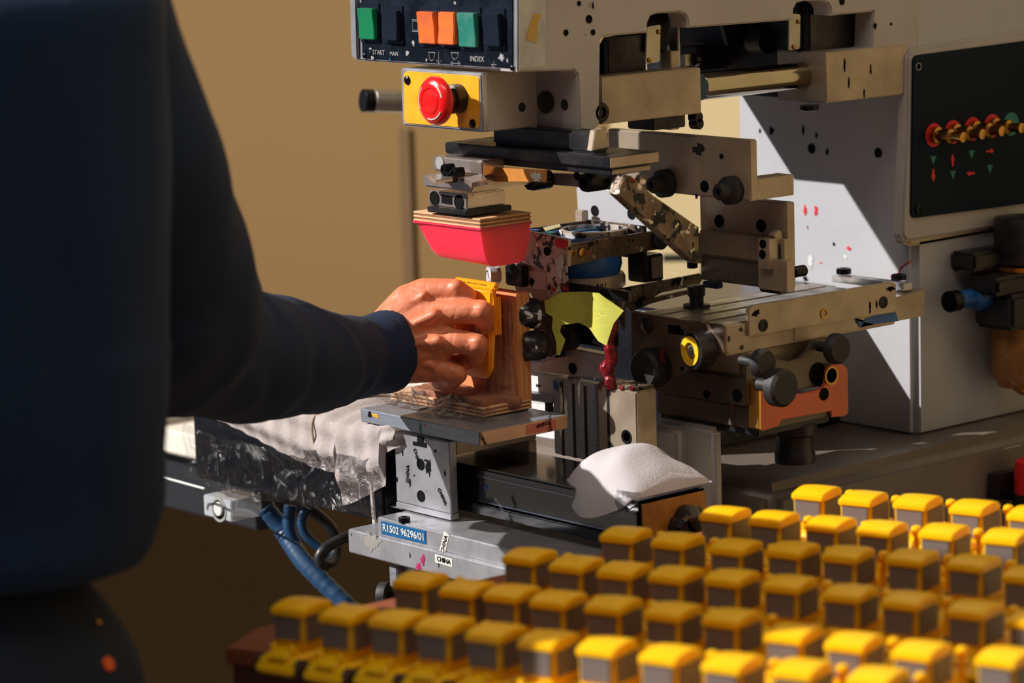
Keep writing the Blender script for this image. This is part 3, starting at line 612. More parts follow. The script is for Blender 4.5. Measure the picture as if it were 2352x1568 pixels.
# ================================================================== INK TRAY
VI = pbox(1297, 565, 612, 1190, 1525, u=-.13)[0][1]; UI = -.13
it = thing('ink_tray', 'ink-smeared metal tray around a blue ink cup, right of the pink pad', 'ink tray', (-.17, .12, 1.05))
PL('front_plate', M['inky'], it, [(1180, 524), (1304, 549), (1304, 612), (1262, 625), (1190, 600)], 'v', VI, .004, .0006)
PL('side_plate', M['dirty'], it, [(1298, 564), (1500, 531), (1516, 534), (1525, 546), (1524, 562), (1510, 573), (1440, 585), (1298, 613)], 'u', UI, .005, .0008)
LA('pivot_roller', M['knob'], it, [(.0088, 0), (.0088, .005), (.0078, .006), (.004, .006), (.003, .004), (0, .004)], onu(1511, 550, UI), UX)
for x, y in ((1310, 583), (1336, 580)): LA('brass_screw', M['brass'], it, [(.0046, 0), (.0042, .0015), (.002, .0018), (.0015, .0008), (0, .0008)], onu(x, y, UI), UX, seg=18)
hole(it, onv(1256, 577, VI-.0003), -VY, .0036)
vb2 = onu(1505, 550, UI).y
zr = onv(1304, 549, VI).z
BW('back_plate', M['dirty'], it, (UI-.075, vb2-.010, zr-.030), (UI-.004, vb2-.006, zr), .0006)
BW('left_plate', M['dirty'], it, (UI-.079, VI+.003, zr-.030), (UI-.075, vb2-.006, zr), .0006)
cc = Vector((UI-.038, (VI+vb2)/2, 0))
LA('tray_ring', M['inky'], it, [(.031, zr-.010), (.031, zr-.001), (.027, zr-.0005), (.027, zr-.010)], cc+Vector((.002, .012, 0)), ZZ, seg=40)
LA('pale_blue_insert', M['lblue'], it, [(.0285, zr-.018), (.0285, zr-.006), (.012, zr-.005), (.0, zr-.006)], cc, ZZ, seg=40)
LA('ink_cup', M['blue'], it, [(.032, onu(1380, 640, UI-.01).z-.0), (.034, onu(1380, 628, UI-.01).z), (.036, onu(1380, 610, UI-.01).z), (.035, onu(1380, 588, UI-.01).z)], cc+Vector((.004, -.004, 0)), ZZ, seg=40)
zc = onu(1380, 640, UI-.01).z
LA('cup_ring', M['tan'], it, [(.036, zc-.010), (.0385, zc-.008), (.0385, zc), (.037, zc+.003)], cc+Vector((.004, -.004, 0)), ZZ, seg=44)
ccx = cc+Vector((.004, -.004, 0))
for i, ch in enumerate('780-807'):
    a = math.radians(-62+i*5.6+18); d = Vector((math.cos(a), math.sin(a), 0)); TX('lettering', ch, M['black'], it, ccx+d*.0387+ZZ*(zc-.004), Vector((-math.sin(a), math.cos(a), 0)), ZZ, .0055)
B('corner_post', M['inky'], it, 1300, 610, 690, 1254, 1306, v=VI-.002, bev=.0008)
B('left_block', M['tan'], it, 1256, 612, 692, 1180, 1262, v=VI+.004, bev=.0008)
PL('paper_label', M['white'], it, [(1199, 620), (1254, 626), (1254, 665), (1200, 660)], 'v', VI+.0036, .0004, 0)
splat(it, onv(1222, 648, VI+.0034), 'v', .004, .005, M['black'], 8)
B('end_block', M['dark'], it, 1480, 588, 650, 1440, 1524, u=UI+.002, bev=.0012); B('end_cover', M['steel'], it, 1498, 592, 640, 1494, 1523, u=UI+.006, bev=.0008)
B('under_block', M['soot'], it, 1442, 670, 694, 1256, 1452, v=VI+.008, bev=.0008)
LA('grease_spool', mat('white_smeared_spool', (206, 206, 210), .4, 0, .9, (40, 40, 48), 90, bump=.001, bsc=150), it, [(.0078, 0), (.0078, .010), (.005, .011), (.0045, .009), (.003, .009), (.003, .011), (0, .011)], onv(1146, 630, VI-.012), Vector((-.4, -1, 0)), seg=24)
B('spool_arm', M['soot'], it, 1200, 612, 660, 1158, 1216, v=VI-.004, bev=.0015)
splat(it, onv(1290, 560, VI-.0004), 'v', .010, .006, M['redprint'], 12); splat(it, onv(1285, 610, VI-.0026), 'v', .007, .012, M['white'], 13); splat(it, onv(1215, 560, VI-.0004), 'v', .012, .010, mat('pale_ink', (190, 180, 178), .5), 14)
splat(it, onv(1298, 685, VI-.0026), 'v', .004, .003, M['redink'], 15)
for i, (x, y) in enumerate(((1225, 530), (1262, 536))): splat(it, onz(x, y-2, zr+.0006), 'z', .006, .005, M['blue'] if i == 0 else M['tealprint'], 20+i)
BW('inner_wall_blue', mat('blue_green_ink', (14, 60, 78), .4, 0, .8, (30, 120, 190), 60), it, (UI-.0745, VI+.006, zr-.028), (UI-.050, vb2-.02, zr-.004), .001)
PL('tissue', mat('grey_tape_scrap', (180, 176, 130), .8), it, [(1248, 522), (1285, 514), (1288, 520), (1254, 530)], 'z', zr+.001, .0006, 0)
# drilled grey plate behind the tray
PL('drilled_back_plate', M['castf'], it, [(1323, 431), (1462, 440), (1530, 520), (1520, 560), (1330, 556), (1326, 480)], 'v', VI+.115, .006, .0008)
for x, y in ((1366, 484), (1450, 491)): hole(it, onv(x, y, VI+.1147), -VY, .0045)
B('lug', M['tan'], it, 1338, 484, 512, 1320, 1352, v=VI+.100, bev=.0008)
for x in (1236, 1250):
    y = 718 if x == 1236 else 792
    LA('knurled_knob', mat('ink_splashed_knob', (14, 16, 24), .3, 0, .3, (50, 50, 60), 40, [((206, 210, 218), 60, .58, 6)], bump=.001, bsc=120), it, [(.0125, 0), (.0135, .002), (.0135, .018), (.0125, .020), (.007, .021), (.006, .017), (0, .017)], onv(x, y, VI-.014), Vector((-.5, -1, 0)).normalized(), seg=30)
B('knob_bracket', M['soot'], it, 1276, 690, 822, 1222, 1300, v=VI+.006, bev=.001)
TB('wire_edge', M['alu'], it, [onv(1222, 832, VI-.004), onv(1245, 830, VI-.004), onv(1268, 822, VI-.004), onv(1282, 810, VI-.004)], .0008, 6)
B('lower_block', M['soot'], it, 1394, 690, 800, 1276, 1420, v=VI+.012, bev=.001)
LA('side_bushing', M['dark'], it, [(.0135, 0), (.0135, .008), (.009, .009), (.008, .004), (0, .004)], onv(1312, 768, VI+.010), -VY); LA('bushing_ring', M['brass'], it, [(.0085, .0), (.0085, .0085), (.0068, .0085), (.0068, .0)], onv(1312, 768, VI+.0105), -VY)
# red ink run
bm = bmesh.new(); 
for i in range(16):
    y = 725+i*10; x = 1400+5*math.sin(i*.9)-i*.2; capsule(bm, onv(x, y, VI+.008), onv(x+4, y+12, VI+.008), .0056+.0016*math.sin(i*1.7), .005, 1)
link('red_ink_run', fuse(bm, .0012, 2), M['redink'], it)
# masking paper
def paper():
    pts = [(1262, 690), (1292, 671), (1384, 671), (1408, 692), (1430, 714), (1413, 742), (1399, 792), (1380, 782), (1352, 756), (1322, 742), (1292, 746), (1290, 762), (1299, 780), (1291, 815), (1286, 812), (1284, 782), (1276, 752), (1278, 726), (1264, 716)]
    from mathutils.geometry import tessellate_polygon
    P2 = [Vector((x, y, 0)) for x, y in pts]; tri = tessellate_polygon([P2]); y0 = VI-.006
    bm = bmesh.new(); vs = [bm.verts.new(onv(x, y, y0)) for x, y in pts]
    for t in tri: bm.faces.new([vs[i] for i in t])
    bmesh.ops.recalc_face_normals(bm, faces=bm.faces)
    for _ in range(3): bmesh.ops.subdivide_edges(bm, edges=[e for e in bm.edges if e.calc_length() > .004], cuts=1, use_grid_fill=True)
    bmesh.ops.triangulate(bm, faces=bm.faces[:])
    xr_ = onv(1300, 740, y0).x
    for v in bm.verts:
        dx = v.co.x-xr_; v.co.y += .0035*math.sin(dx*95)+.002*nz3(v.co, 30, 2)-(.12*max(0, -dx))
    bmesh.ops.solidify(bm, geom=bm.faces[:], thickness=.0004); return tomesh(bm)
tp = link('masking_paper', paper(), M['tape'], None, onv(1330, 790, VI-.004), 'torn yellow-green masking paper hanging under the blue ink cup'); tp['category'] = 'paper'

# ================================================================== RAIL STAGE (right)
rs = thing('rail_stage', 'long grooved metal rail stage with knobs and bent guard plates, right of the ink tray', 'rail stage', (-.05, .25, .95))
lo, hi = pbox(1662, 750, 818, 1452, 2056, u=0); ztop = hi[2]
bd = BW('stage_body', M['tan'], rs, lo, hi, .001)
for k, (a, b) in enumerate(((.10, .26), (.30, .50), (.56, .74), (.80, .98))):
    BW('top_rail', M['steel'], rs, (lo[0]+(hi[0]-lo[0])*a, lo[1]+.002, ztop-.0002), (lo[0]+(hi[0]-lo[0])*b, hi[1], ztop+.0012), .0004)
PL('front_plate', M['dirty'] if False else mat('dark_scratched_front_plate', (118, 96, 82), .26, .35, .7, (30, 26, 30), 30, [((170, 150, 130), 110, .72, 3)], bump=.0004, bsc=90), rs, [(1449, 722), (1454, 716), (1662, 750), (1664, 816), (1592, 806), (1585, 812), (1583, 845), (1572, 858), (1515, 878), (1500, 866), (1462, 846), (1450, 830)], 'v', lo[1]-.001, .003, .0006)
vf = lo[1]-.001
for x, y, r in ((1487, 747, .007), (1567, 852-5, .0022)): screw(rs, onv(x, y, vf), -VY, r, M['dark'])
PL('slot', M['black'], rs, [(1534, 745), (1562, 749), (1562, 755), (1571, 757), (1571, 770), (1535, 766)], 'v', vf-.0004, .0008, 0, r=2)
LA('front_knob', M['knob'], rs, [(.017, 0), (.018, .003), (.018, .016), (.015, .019), (0, .020)], onv(1512, 842, vf), -VY); splat(rs, onv(1520, 818, vf-.012), 'v', .004, .009, M['redink'], 3)
LA('plug_fitting', M['dark'], rs, [(.0165, 0), (.0165, .016), (.013, .017), (.013, 0.010), (0, .010)], onv(1622, 801, vf), Vector((-.15, -1, 0)))
LA('yellow_ring', mat('yellow_ring_plastic', (240, 190, 30), .35), rs, [(.0128, .006), (.0128, .0178), (.0075, .0178), (.0075, .006)], onv(1622, 801, vf), Vector((-.15, -1, 0)), seg=36)
LA('socket', M['steel'], rs, [(.0055, .008), (.0055, .016), (.0035, .016), (.003, .011), (0, .011)], onv(1622, 801, vf), Vector((-.15, -1, 0)))
# side plates
PL('side_rail', M['tan'], rs, [(1720, 712), (1728, 702), (2050, 647), (2060, 652), (2057, 716), (1720, 772)], 'u', .0035, .004, .0006, r=[4, 8, 8, 4, 2, 2])
for x, y in ((1752, 747), (2028, 694)): bolt(rs, onu(x, y, .0032), UX, .0055, .0012)
LA('sight_plug', M['brass'], rs, [(.0045, 0), (.0045, .001), (.003, .001), (.0028, .0)], onu(1892, 720, .0034), UX)
for i, (x, y) in enumerate(((1998, 700), (1998, 712), (2013, 698))): splat(rs, onu(x, y, .0035), 'u', .0012, .004, M['black'], i)
splat(rs, onu(1736, 718, .0035), 'u', .005, .004, M['black'], 44); splat(rs, onu(2045, 662, .0035), 'u', .007, .003, M['black'], 45)
lo2, hi2 = pbox(1822, 742, 784, 1790, 2124, u=.0005)
PL('lower_beam', M['tan'], rs, [(1824, 752), (2124, 664), (2124, 725), (1824, 784)], 'u', .0008, .02, .0006)
PL('blue_tape', M['blue'], rs, [(1964, 729), (1976, 752), (1990, 730), (2056, 712), (2064, 737), (2010, 744), (1965, 736)], 'u', .0014, .0006, 0)
PL('beam_block', M['dark'], rs, [(1764, 768), (1824, 757), (1824, 786), (1764, 798)], 'u', -.001, .02, .0004)
PL('body_side', M['tan'], rs, [(1668, 750), (1722, 740), (1722, 774), (1764, 768), (1764, 796), (1668, 818)], 'u', .0006, .002, .0004)
for i, (x, y) in enumerate(((1702, 757), (1674, 778), (1704, 798))): splat(rs, onu(x, y, .0007), 'u', .0025, .0025, M['dark'], i+70)
B('end_bar', M['alu'], rs, 2074, 652, 668, 1910, 2096, u=-.004, bev=.0006)
q0, q1 = onz(1938, 628, ztop+.010), onz(2064, 642, ztop+.010)
for q in (q0, q1): bolt(rs, q, ZZ, .007, .005)
pe = onz(1600, 690, ztop+.001); LA('stage_stud', M['dark'], rs, [(.012, 0), (.012, .003), (.0065, .004), (.0065, .010), (.008, .011), (.008, .019), (.006, .020), (0, .020)], onz(1600, 706, ztop+.001), ZZ)
# dirty side bar left of the rails
PL('guard_bar', M['dirty'], rs, [(1412, 672), (1424, 664), (1610, 628), (1615, 640), (1606, 655), (1520, 672), (1500, 684), (1440, 700), (1436, 760), (1415, 700)], 'u', lo[0]-.004, .004, .0008)
PL('ledge', M['dirty'], rs, [(1440, 700), (1500, 684), (1610, 660), (1612, 668), (1500, 696), (1452, 716)], 'u', lo[0]-.002, .005, .0008)
# lower carriage
B('lower_body', M['tan'], rs, 1698, 810, 888, 1480, 1926, u=-.010, bev=.001)
B('lower_carriage', mat('dark_brown_steel', (104, 92, 82), .4, .5, .6, (50, 42, 38), 16), rs, 1712, 870, 934, 1500, 1740, v=.150, bev=.001)
lo3, hi3 = pbox(1744, 940, 990, 1508, 1948, u=.010)
BW('bottom_plate', MATS['dark_brown_steel'], rs, lo3, (hi3[0]-.001, hi3[1], hi3[2]), .001)
BW('bottom_gasket', M['dark'], rs, (lo3[0]+.002, lo3[1]+.002, lo3[2]-.006), (hi3[0]-.004, hi3[1]-.02, lo3[2]+.0004), .001)
for x, y, r in ((1623, 905, .0035), (1693, 908, .005)): hole(rs, onv(x, y, .1497), -VY, r)
splat(rs, onv(1682, 935, lo3[1]), 'v', .003, .008, mat('red_smear', (120, 60, 44), .5), 6)
PL('guard_plate', MATS['dark_brown_steel'], rs, [(1712, 822), (1722, 812), (1812, 830), (1838, 822), (1858, 800), (1866, 782), (1910, 774), (1912, 790), (1922, 880), (1780, 905), (1748, 915), (1742, 930), (1714, 928)], 'u', .004, .003, .0006, r=[2, 6, 3, 3, 3, 6, 2, 2, 2, 2, 2, 2, 2])
rust = mat('red_washed_steel', (190, 92, 66), .32, .5, .8, (140, 112, 84), 14, bump=.0002, bsc=80)
PL('red_guard_plate', rust, rs, [(1744, 880), (1752, 874), (1800, 880), (1836, 905), (1870, 898), (1886, 892), (1896, 880), (1900, 845), (1910, 838), (1938, 836), (1948, 848), (1950, 948), (1940, 956), (1910, 958), (1908, 944), (1795, 964), (1790, 978), (1752, 990), (1745, 985)], 'u', .0125, .003, .0008, r=[4, 4, 3, 3, 3, 4, 4, 5, 5, 8, 6, 4, 3, 2, 2, 2, 2, 3, 3])
PL('guard_flange', mat('bright_gold_edge', (226, 178, 96), .25, .8), rs, [(1742, 884), (1749, 878), (1749, 988), (1743, 984)], 'u', .0130, .012, .0006)
hole(rs, onu(1893, 905, .0128), UX, .005); hole(rs, onu(1878, 858, .0045), UX, .009)
LA('hole_rim', M['brass'], rs, [(.0085, 0), (.0085, .0008), (.0065, .0008), (.0065, 0)], onu(1909, 862, .0127), UX); hole(rs, onu(1909, 862, .0127), UX, .0060)
def knob(x, y, u, r, L, stem=.014):
    p = onu(x, y, u); LA('round_knob', M['knob'], rs, [(r*.35, 0), (r*.35, stem), (r*.8, stem+.001), (r, stem+.004), (r, stem+L-.003), (r*.85, stem+L), (0, stem+L)], p-UX*(stem+L), UX, seg=28)
knob(1806, 892, .052, .0165, .016, .018); knob(1762, 836, .040, .0125, .013, .018); knob(1932, 802, .034, .0135, .013, .014)
LA('foot_knob', M['dark'], rs, [(.018, -.010), (.018, -.002), (.0165, 0), (.0165, .014), (.020, .016), (.020, .026)], onu(1826, 1034, -.012), ZZ)
_f = onu(1826, 1034, -.012); CY('foot_stem', M['dark'], rs, _f+ZZ*.02, ZZ, .009, max(.005, lo3[2]-_f.z-.02), .0004)

# ================================================================== FIXTURE STAND
fs = thing('fixture_stand', 'scratched aluminium bracket and plate on two aluminium bars, carrying the wooden jig', 'fixture stand', (-.19, 0, .83))
lo, hi = pbox(1031, 1016, 1179, 905, 1048, v=-.050)
br = BW('front_bracket', M['alu'], fs, lo, hi, .0008); vB = lo[1]; zB = lo[2]
BW('bracket_lip', M['alu'], fs, (lo[0], lo[1]-.0008, lo[2]-.0055), (hi[0]+.0004, hi[1], lo[2]-.0003), .0005)
lt2, ht2 = pbox(1031, 1016, 1050, 905, 1232, v=-.050)
BW('bracket_bridge', M['tan'], fs, (lo[0], hi[1], ht2[2]-.0125), ht2, .0008)
BW('rear_bracket', M['tan'], fs, (lo[0], ht2[1]-.010, lo[2]), (hi[0], ht2[1], ht2[2]-.0127), .0008)
PL('slot', M['black'], br, [(958, 1000), (972, 1004), (972, 1015), (979, 1018), (979, 1028), (948, 1022), (948, 1013), (958, 1015)], 'v', vB-.0005, .001, 0)
for x, y in ((966, 1066), (967, 1139)): hole(br, onv(x, y, vB-.0003), -VY, .0046)
def sticker(par, x, y, v, ang, s='CHINA', size=.0052, back=None, m='black'):
    ex = Vector((math.cos(ang), 0, math.sin(ang))); ey = Vector((-math.sin(ang), 0, math.cos(ang)))
    if back: 
        p = onv(x, y, v-.0002); bm = bmesh.new(); w, h = size*2.0, size*.62
        vs = [bm.verts.new(p+ex*a*w+ey*b*h-VY*o) for o in (0, .0002) for a, b in ((-1, -1), (1, -1), (1, 1), (-1, 1))]
        for f in ((0, 1, 2, 3), (4, 7, 6, 5), (0, 4, 5, 1), (1, 5, 6, 2), (2, 6, 7, 3), (3, 7, 4, 0)): bm.faces.new([vs[i] for i in f])
        link('sticker', tomesh(bm), back, par)
    TX('lettering', s, M[m], par, onv(x, y, v-.0006), ex, ey, size, bold=.00006)
pale = mat('pale_sticker', (206, 204, 200), .6)
sticker(br, 957, 1050, vB, -2.2+PI*0+3.9-2.9); sticker(br, 936, 1088, vB, 1.5); sticker(br, 1015, 1140, vB, -.95)
for i, (x, y, a, b_) in enumerate(((985, 1074, .004, .008), (980, 1058, .004, .0015), (942, 1110, .0015, .004), (925, 1040, .001, .003), (1022, 1086, .001, .003), (952, 1092, .001, .001), (912, 1100, .0015, .003), (1000, 1035, .002, .0015))): splat(br, onv(x, y, vB), 'v', a, b_, M['black'], i+80)
# top plate
lo, hi = pbox(1101, 992, 1024, 827, 1303, v=-.058)
tpz = hi[2]; tpl = BW('top_plate', M['alub'], fs, lo, hi, .0008)
BW('plate_edge', mat('tan_plate_edge', (196, 152, 116), .4, .3, .5, (120, 80, 56), 20), fs, (hi[0]-.0004, lo[1]+.0006, lo[2]+.0006), (hi[0]+.0006, hi[1]-.0005, hi[2]-.0006), .0002)
ue = hi[0]+.0008
PL('red_tape', mat('faded_red_tape', (196, 100, 78), .6), fs, [(1210, 976), (1278, 963), (1278, 985), (1210, 998)], 'u', ue+.0003, .0005, 0)
for (x, y, a) in ((1247, 974, PI+.15), (1264, 972, PI/2)):
    ex = Vector((0, math.cos(a), math.sin(a))); ey = Vector((0, -math.sin(a), math.cos(a))); TX('lettering', 'CHINA', M['black'], fs, onu(x, y, ue+.0008), ex, ey, .0048)
ex = Vector((0, .5, -.85)); TX('lettering', 'CHINA', M['black'], fs, onu(1109, 1008, ue+.0004), ex, Vector((0, .85, .5)), .0044)
for i, (x, y, mm, a, b_) in enumerate(((862, 954, 'yplate', .006, .002), (966, 985, 'green', .002, .005), (850, 952, 'black', .003, .003), (975, 975, 'redprint', .001, .001))): splat(fs, onv(x, y, lo[1]), 'v', a, b_, M[mm], i+90)
# bars
lb, hb_ = pbox(1400, 1365, 1424, 798, 1470, v=-.085)
BW('lower_bar', M['alu'], fs, lb, (hb_[0], hb_[1]+.05, hb_[2]), .0012)
lu, hu = pbox(1400, 1316, 1362, 866, 1440, v=-.081)
BW('upper_bar', M['alu'], fs, (lu[0], lu[1], hb_[2]-.0002), (hu[0], hu[1]+.055, hu[2]), .001)
BW('riser', M['alu'], fs, (onv(882, 1150, -.045).x, -.046, hu[2]-.0005), (onv(1360, 1260, -.045).x, .03, min(zB-.008, pbox(1465, 1152, 1262, 860, 1620, v=-.030)[0][2]-.0006)), .001)
# blue embossed label
lbv = lu[1]-.0007
lab = PL('blue_label', M['label'], fs, [(875, 1196), (977, 1219), (978, 1250), (876, 1226)], 'v', lbv, .0006, .0002)
a = 0; TX('lettering', 'R1502 96296/01', M['white'], lab, onv(927, 1223, lbv-.0002), UX, ZZ, .0088, .0003, bold=.0001)
sticker(fs, 1020, 1250, lu[1], 1.2, size=.0058, back=pale); sticker(fs, 1019, 1287, lb[1], -.02, size=.0058, back=pale)
splat(fs, onv(962, 1300, lb[1]), 'v', .004, .004, mat('magenta_ink', (170, 20, 90), .5), 3); splat(fs, onv(972, 1287, lb[1]), 'v', .003, .006, MATS['magenta_ink'], 5)
splat(fs, onv(942, 1275, lb[1]), 'v', .0006, .003, M['black'], 6); splat(fs, onv(1008, 1296, lb[1]), 'v', .0008, .003, M['black'], 7)
splat(fs, onv(855, 1245, lb[1]), 'v', .014, .010, mat('glue_smear', (150, 146, 142), .3), 8)
bolt(fs, onz(929, 1198, hu[2]+.0002), ZZ, .0052, .0045)
# leg and adjusting knob below the bar
B('clamp_leg', M['alub'], fs, 911, 1302, 1350, 893, 930, v=-.075, bev=.0008); B('clamp_leg', M['alu'], fs, 955, 1306, 1345, 915, 962, v=-.068, bev=.0008)
LA('adjusting_knob', M['knob'], fs, [(.0115, 0), (.012, .001), (.012, .008), (.010, .009), (.004, .009), (.004, .02)], at(873, 1366, 2.72), Vector((.9, .5, 0)), seg=24)
LA('adjusting_knob', M['knob'], fs, [(.008, 0), (.008, .012)], at(1050, 1318, 2.68), -ZZ, seg=24)

# ================================================================== WOODEN JIG
jg0 = onz(1109, 958, tpz+.0015)
ZJ = tpz+.0015
lo, hi = pbox(1109, 937, 958, 897, 1222, v=jg0.y)
jg = thing('wooden_jig', 'plywood angle jig with an upright back board on the aluminium plate', 'jig', ((lo[0]+hi[0])/2, (lo[1]+hi[1])/2, tpz))
BW('packing_plate', M['dark'], jg, (lo[0]+.006, lo[1]+.002, tpz+.0002), (hi[0]-.002, hi[1]-.002, lo[2]+.0001), .0004)
th = hi[2]-lo[2]
for k in range(5):
    ins = .0004*(k % 2); BW('ply_layer', M['ply'] if k % 2 == 0 else MATS['plywood_dark_layer'], jg, (lo[0]+ins, lo[1]+ins, lo[2]+th*k/5), (hi[0]-ins, hi[1]-ins, lo[2]+th*(k+1)/5), .0003)
P1 = Vector((hi[0], lo[1], hi[2])); tA = along(P1, (0, 1, 0), 1193); yA = lo[1]+tA
zU = onu(1196, 674, hi[0]).z
xL = along(Vector((hi[0], yA, zU)), (1, 0, 0), 1040)
wd = (hi[1]-yA)
for k in range(5):
    ins = .0004*(k % 2); BW('back_board_layer', mat('red_brown_plywood', (206, 132, 84), .7, 0, .3, (130, 70, 40), 20) if k % 2 == 0 else mat('plywood_ochre_layer', (206, 150, 84), .7), jg, (hi[0]+xL+ins, yA+wd*k/5, hi[2]), (hi[0]-ins*1.5, yA+wd*(k+1)/5, zU-ins), .0003)
JU, JV, JZ = hi[0], lo[1], hi[2]
# putty
bm = bmesh.new()
def jp(x, y, v): return onv(x, y, v)
vm = (JV+yA)/2
bm_pts = [(jp(960, 905, vm), .008), (jp(1000, 912, vm-.004), .009), (jp(1045, 925, vm-.006), .009), (jp(1090, 925, vm), .010), (jp(1130, 930, vm+.004), .010), (jp(1165, 925, yA-.008), .009), (jp(1183, 920, yA-.006), .006)]
for (p, r), (q, s_) in zip(bm_pts, bm_pts[1:]): capsule(bm, p, q, r, s_)
for x, r in ((1150, .0062), (1164, .0052), (1174, .0035)):
    capsule(bm, jp(x-3, 690, yA-.001), jp(x, 800, yA-.001), r*.45, r*.6); capsule(bm, jp(x, 800, yA-.001), jp(x+5, 925, yA-.002), r*.6, r*1.4)
capsule(bm, jp(1130, 700, yA-.003), jp(1135, 900, yA-.004), .004, .009)
bbm = bbox((JU-.105, JV+.003, JZ-.0005), (JU-.004, yA, JZ+.006)); me_ = bpy.data.meshes.new('x'); bbm.to_mesh(me_); bm.from_mesh(me_)
pu = link('putty', fuse(bm, .0016, 3, disp=lambda c: .0016*nz3(c, 70)+.0009*nz3(c, 200)), M['clay'], None, (JU-.05, (JV+yA)/2, JZ), 'lump of brown modelling putty smeared inside the wooden jig'); pu['category'] = 'putty'
# ================================================================== TOY BODY HELD IN THE JIG
tv = (JV+yA)/2+.001
lo, hi = pbox(1128, 668, 874, 1040, 1142, v=tv-.003)
hi = (hi[0], min(hi[1], yA-.002), hi[2])
ht = thing('toy_dump_truck', 'orange-yellow toy dump truck gripped upright by the hand in the jig', 'toy', ((lo[0]+hi[0])/2, tv, lo[2]))
R10 = Matrix.Rotation(0, 4, 'Z')
bm = bmesh.new(); 
def quadloft(secs):
    vs = [[bm.verts.new(p) for p in s_] for s_ in secs]
    for a, b in zip(vs, vs[1:]):
        for k in range(4): bm.faces.new((a[k], a[(k+1) % 4], b[(k+1) % 4], b[k]))
    bm.faces.new(vs[0][::-1]); bm.faces.new(vs[-1])
a0, a1, b0, b1 = lo[0], hi[0], lo[1], hi[1]
def rect(z, i0=0, i1=0, j0=0, j1=0): return [Vector((a0+i0, b0+j0, z)), Vector((a1-i1, b0+j0, z)), Vector((a1-i1, b1-j1, z)), Vector((a0+i0, b1-j1, z))]
quadloft([rect(lo[2], .010, .012, .002, .002), rect(lo[2]+.010, .004, .006, .001, 0), rect(lo[2]+.040, .002, .003, 0, 0), rect(hi[2])])
bmesh.ops.recalc_face_normals(bm, faces=bm.faces); bevel(bm, .0018, 3)
link('body', tomesh(bm), M['toyo'], ht)
BW('top_lip', M['toyo'], ht, (a0-.004, b0+.001, hi[2]-.001), (a1+.002, b1+.001, hi[2]+.0035), .0014)
BW('tail_ridge', M['toyo'], ht, (a0-.002, b1-.004, hi[2]+.002), (a1+.002, b1+.001, hi[2]+.0065), .0012)
TX('lettering', 'EQUIPMENT', M['black'], ht, Vector(((a0+a1)/2, b0+.0045, hi[2]+.0038)), -UX, -VY, .0062)
for k in range(5): BW('side_rib', M['toyo'], ht, (a1-.0006, b0+.002+k*.0018, lo[2]+.04), (a1+.0006, b0+.003+k*.0018, hi[2]-.006), .0002)
# ================================================================== ACTUATOR BEAM
ab = thing('linear_actuator', 'long glossy black beam passing through the aluminium bracket', 'actuator', (-.25, .02, .83))
lo, hi = pbox(1465, 1152, 1262, 860, 1620, v=-.030); AV = lo[1]; AZ = hi[2]
BW('beam', M['beam'], ab, lo, hi, .002)
for z0_, z1_ in ((.80, .84), (.26, .30)): BW('beam_groove', mat('polished_groove_edge', (110, 116, 130), .15, 1), ab, (lo[0], lo[1]-.0010, lo[2]+(hi[2]-lo[2])*z0_), (hi[0]-.0, lo[1]+.001, lo[2]+(hi[2]-lo[2])*z1_), .0005)
BW('beam_step', M['beam'], ab, (lo[0], lo[1]-.004, lo[2]), (hi[0]-.002, lo[1], lo[2]+(hi[2]-lo[2])*.22), .001)
BW('end_cap', M['brownend'], ab, (hi[0]-.001, lo[1]+.0006, lo[2]), (hi[0]+.003, hi[1]-.0006, hi[2]-.0006), .003)
eb = onu(1572, 1192, hi[0]+.003)
for dv, dz, r in ((0, 0, .013), (-.010, -.004, .009), (.013, -.003, .009)): LA('cable_gland', M['beam'], ab, [(r, 0), (r, .010), (r*.7, .013), (0, .013)], eb+Vector((0, dv, dz)), UX, seg=20)
for i, (x, y) in enumerate(((1116, 1118), (1363, 1142))): splat(ab, onv(x, y, AV-.0002), 'v', .002, .003, mat('bright_blue_ink', (30, 90, 210), .4), i+3)
lo, hi = pbox(876, 1012, 1206, 440, 930, v=-.052); lo = (lo[0], lo[1], max(lo[2], hb_[2]+.0006)); DV = lo[1]; DZ = hi[2]; DL = lo[0]; DR = hi[0]
BW('drive_housing', M['soot'], ab, lo, hi, .0025)
TB('white_paint_run', mat('dried_white_paint', (214, 206, 196), .5), ab, [onv(853, 1016, DV-.0003), onv(855, 1080, DV-.0003), onv(856, 1150, DV-.0003), onv(862, 1206, DV-.0003)], .0022, 8)
splat(ab, onv(845, 1035, DV), 'v', .003, .010, MATS['dried_white_paint'], 4); splat(ab, onv(842, 1090, DV), 'v', .0015, .003, MATS['dried_white_paint'], 5)
TB('red_stripe', M['redprint'], ab, [onv(882, 1035, AV-.001), onv(883, 1090, AV-.001)], .0008, 6)
# acrylic end block
p0 = onv(470, 1125, DV-.004); p1 = onv(536, 1198, DV-.004)
ac = BW('acrylic_end_block', M['acrylic'], ab, (p0.x, DV-.006, p1.z), (p1.x, DV+.03, p0.z-.004), .001)
CY('white_stud', M['white'], ac, onv(505, 1168, DV-.0065), -VY, .0068, .003); LA('stud_hole', M['dim'], ac, [(.012, 0), (.012, .0006), (.0095, .0006), (.0095, 0)], onv(503, 1170, DV-.0062), -VY)
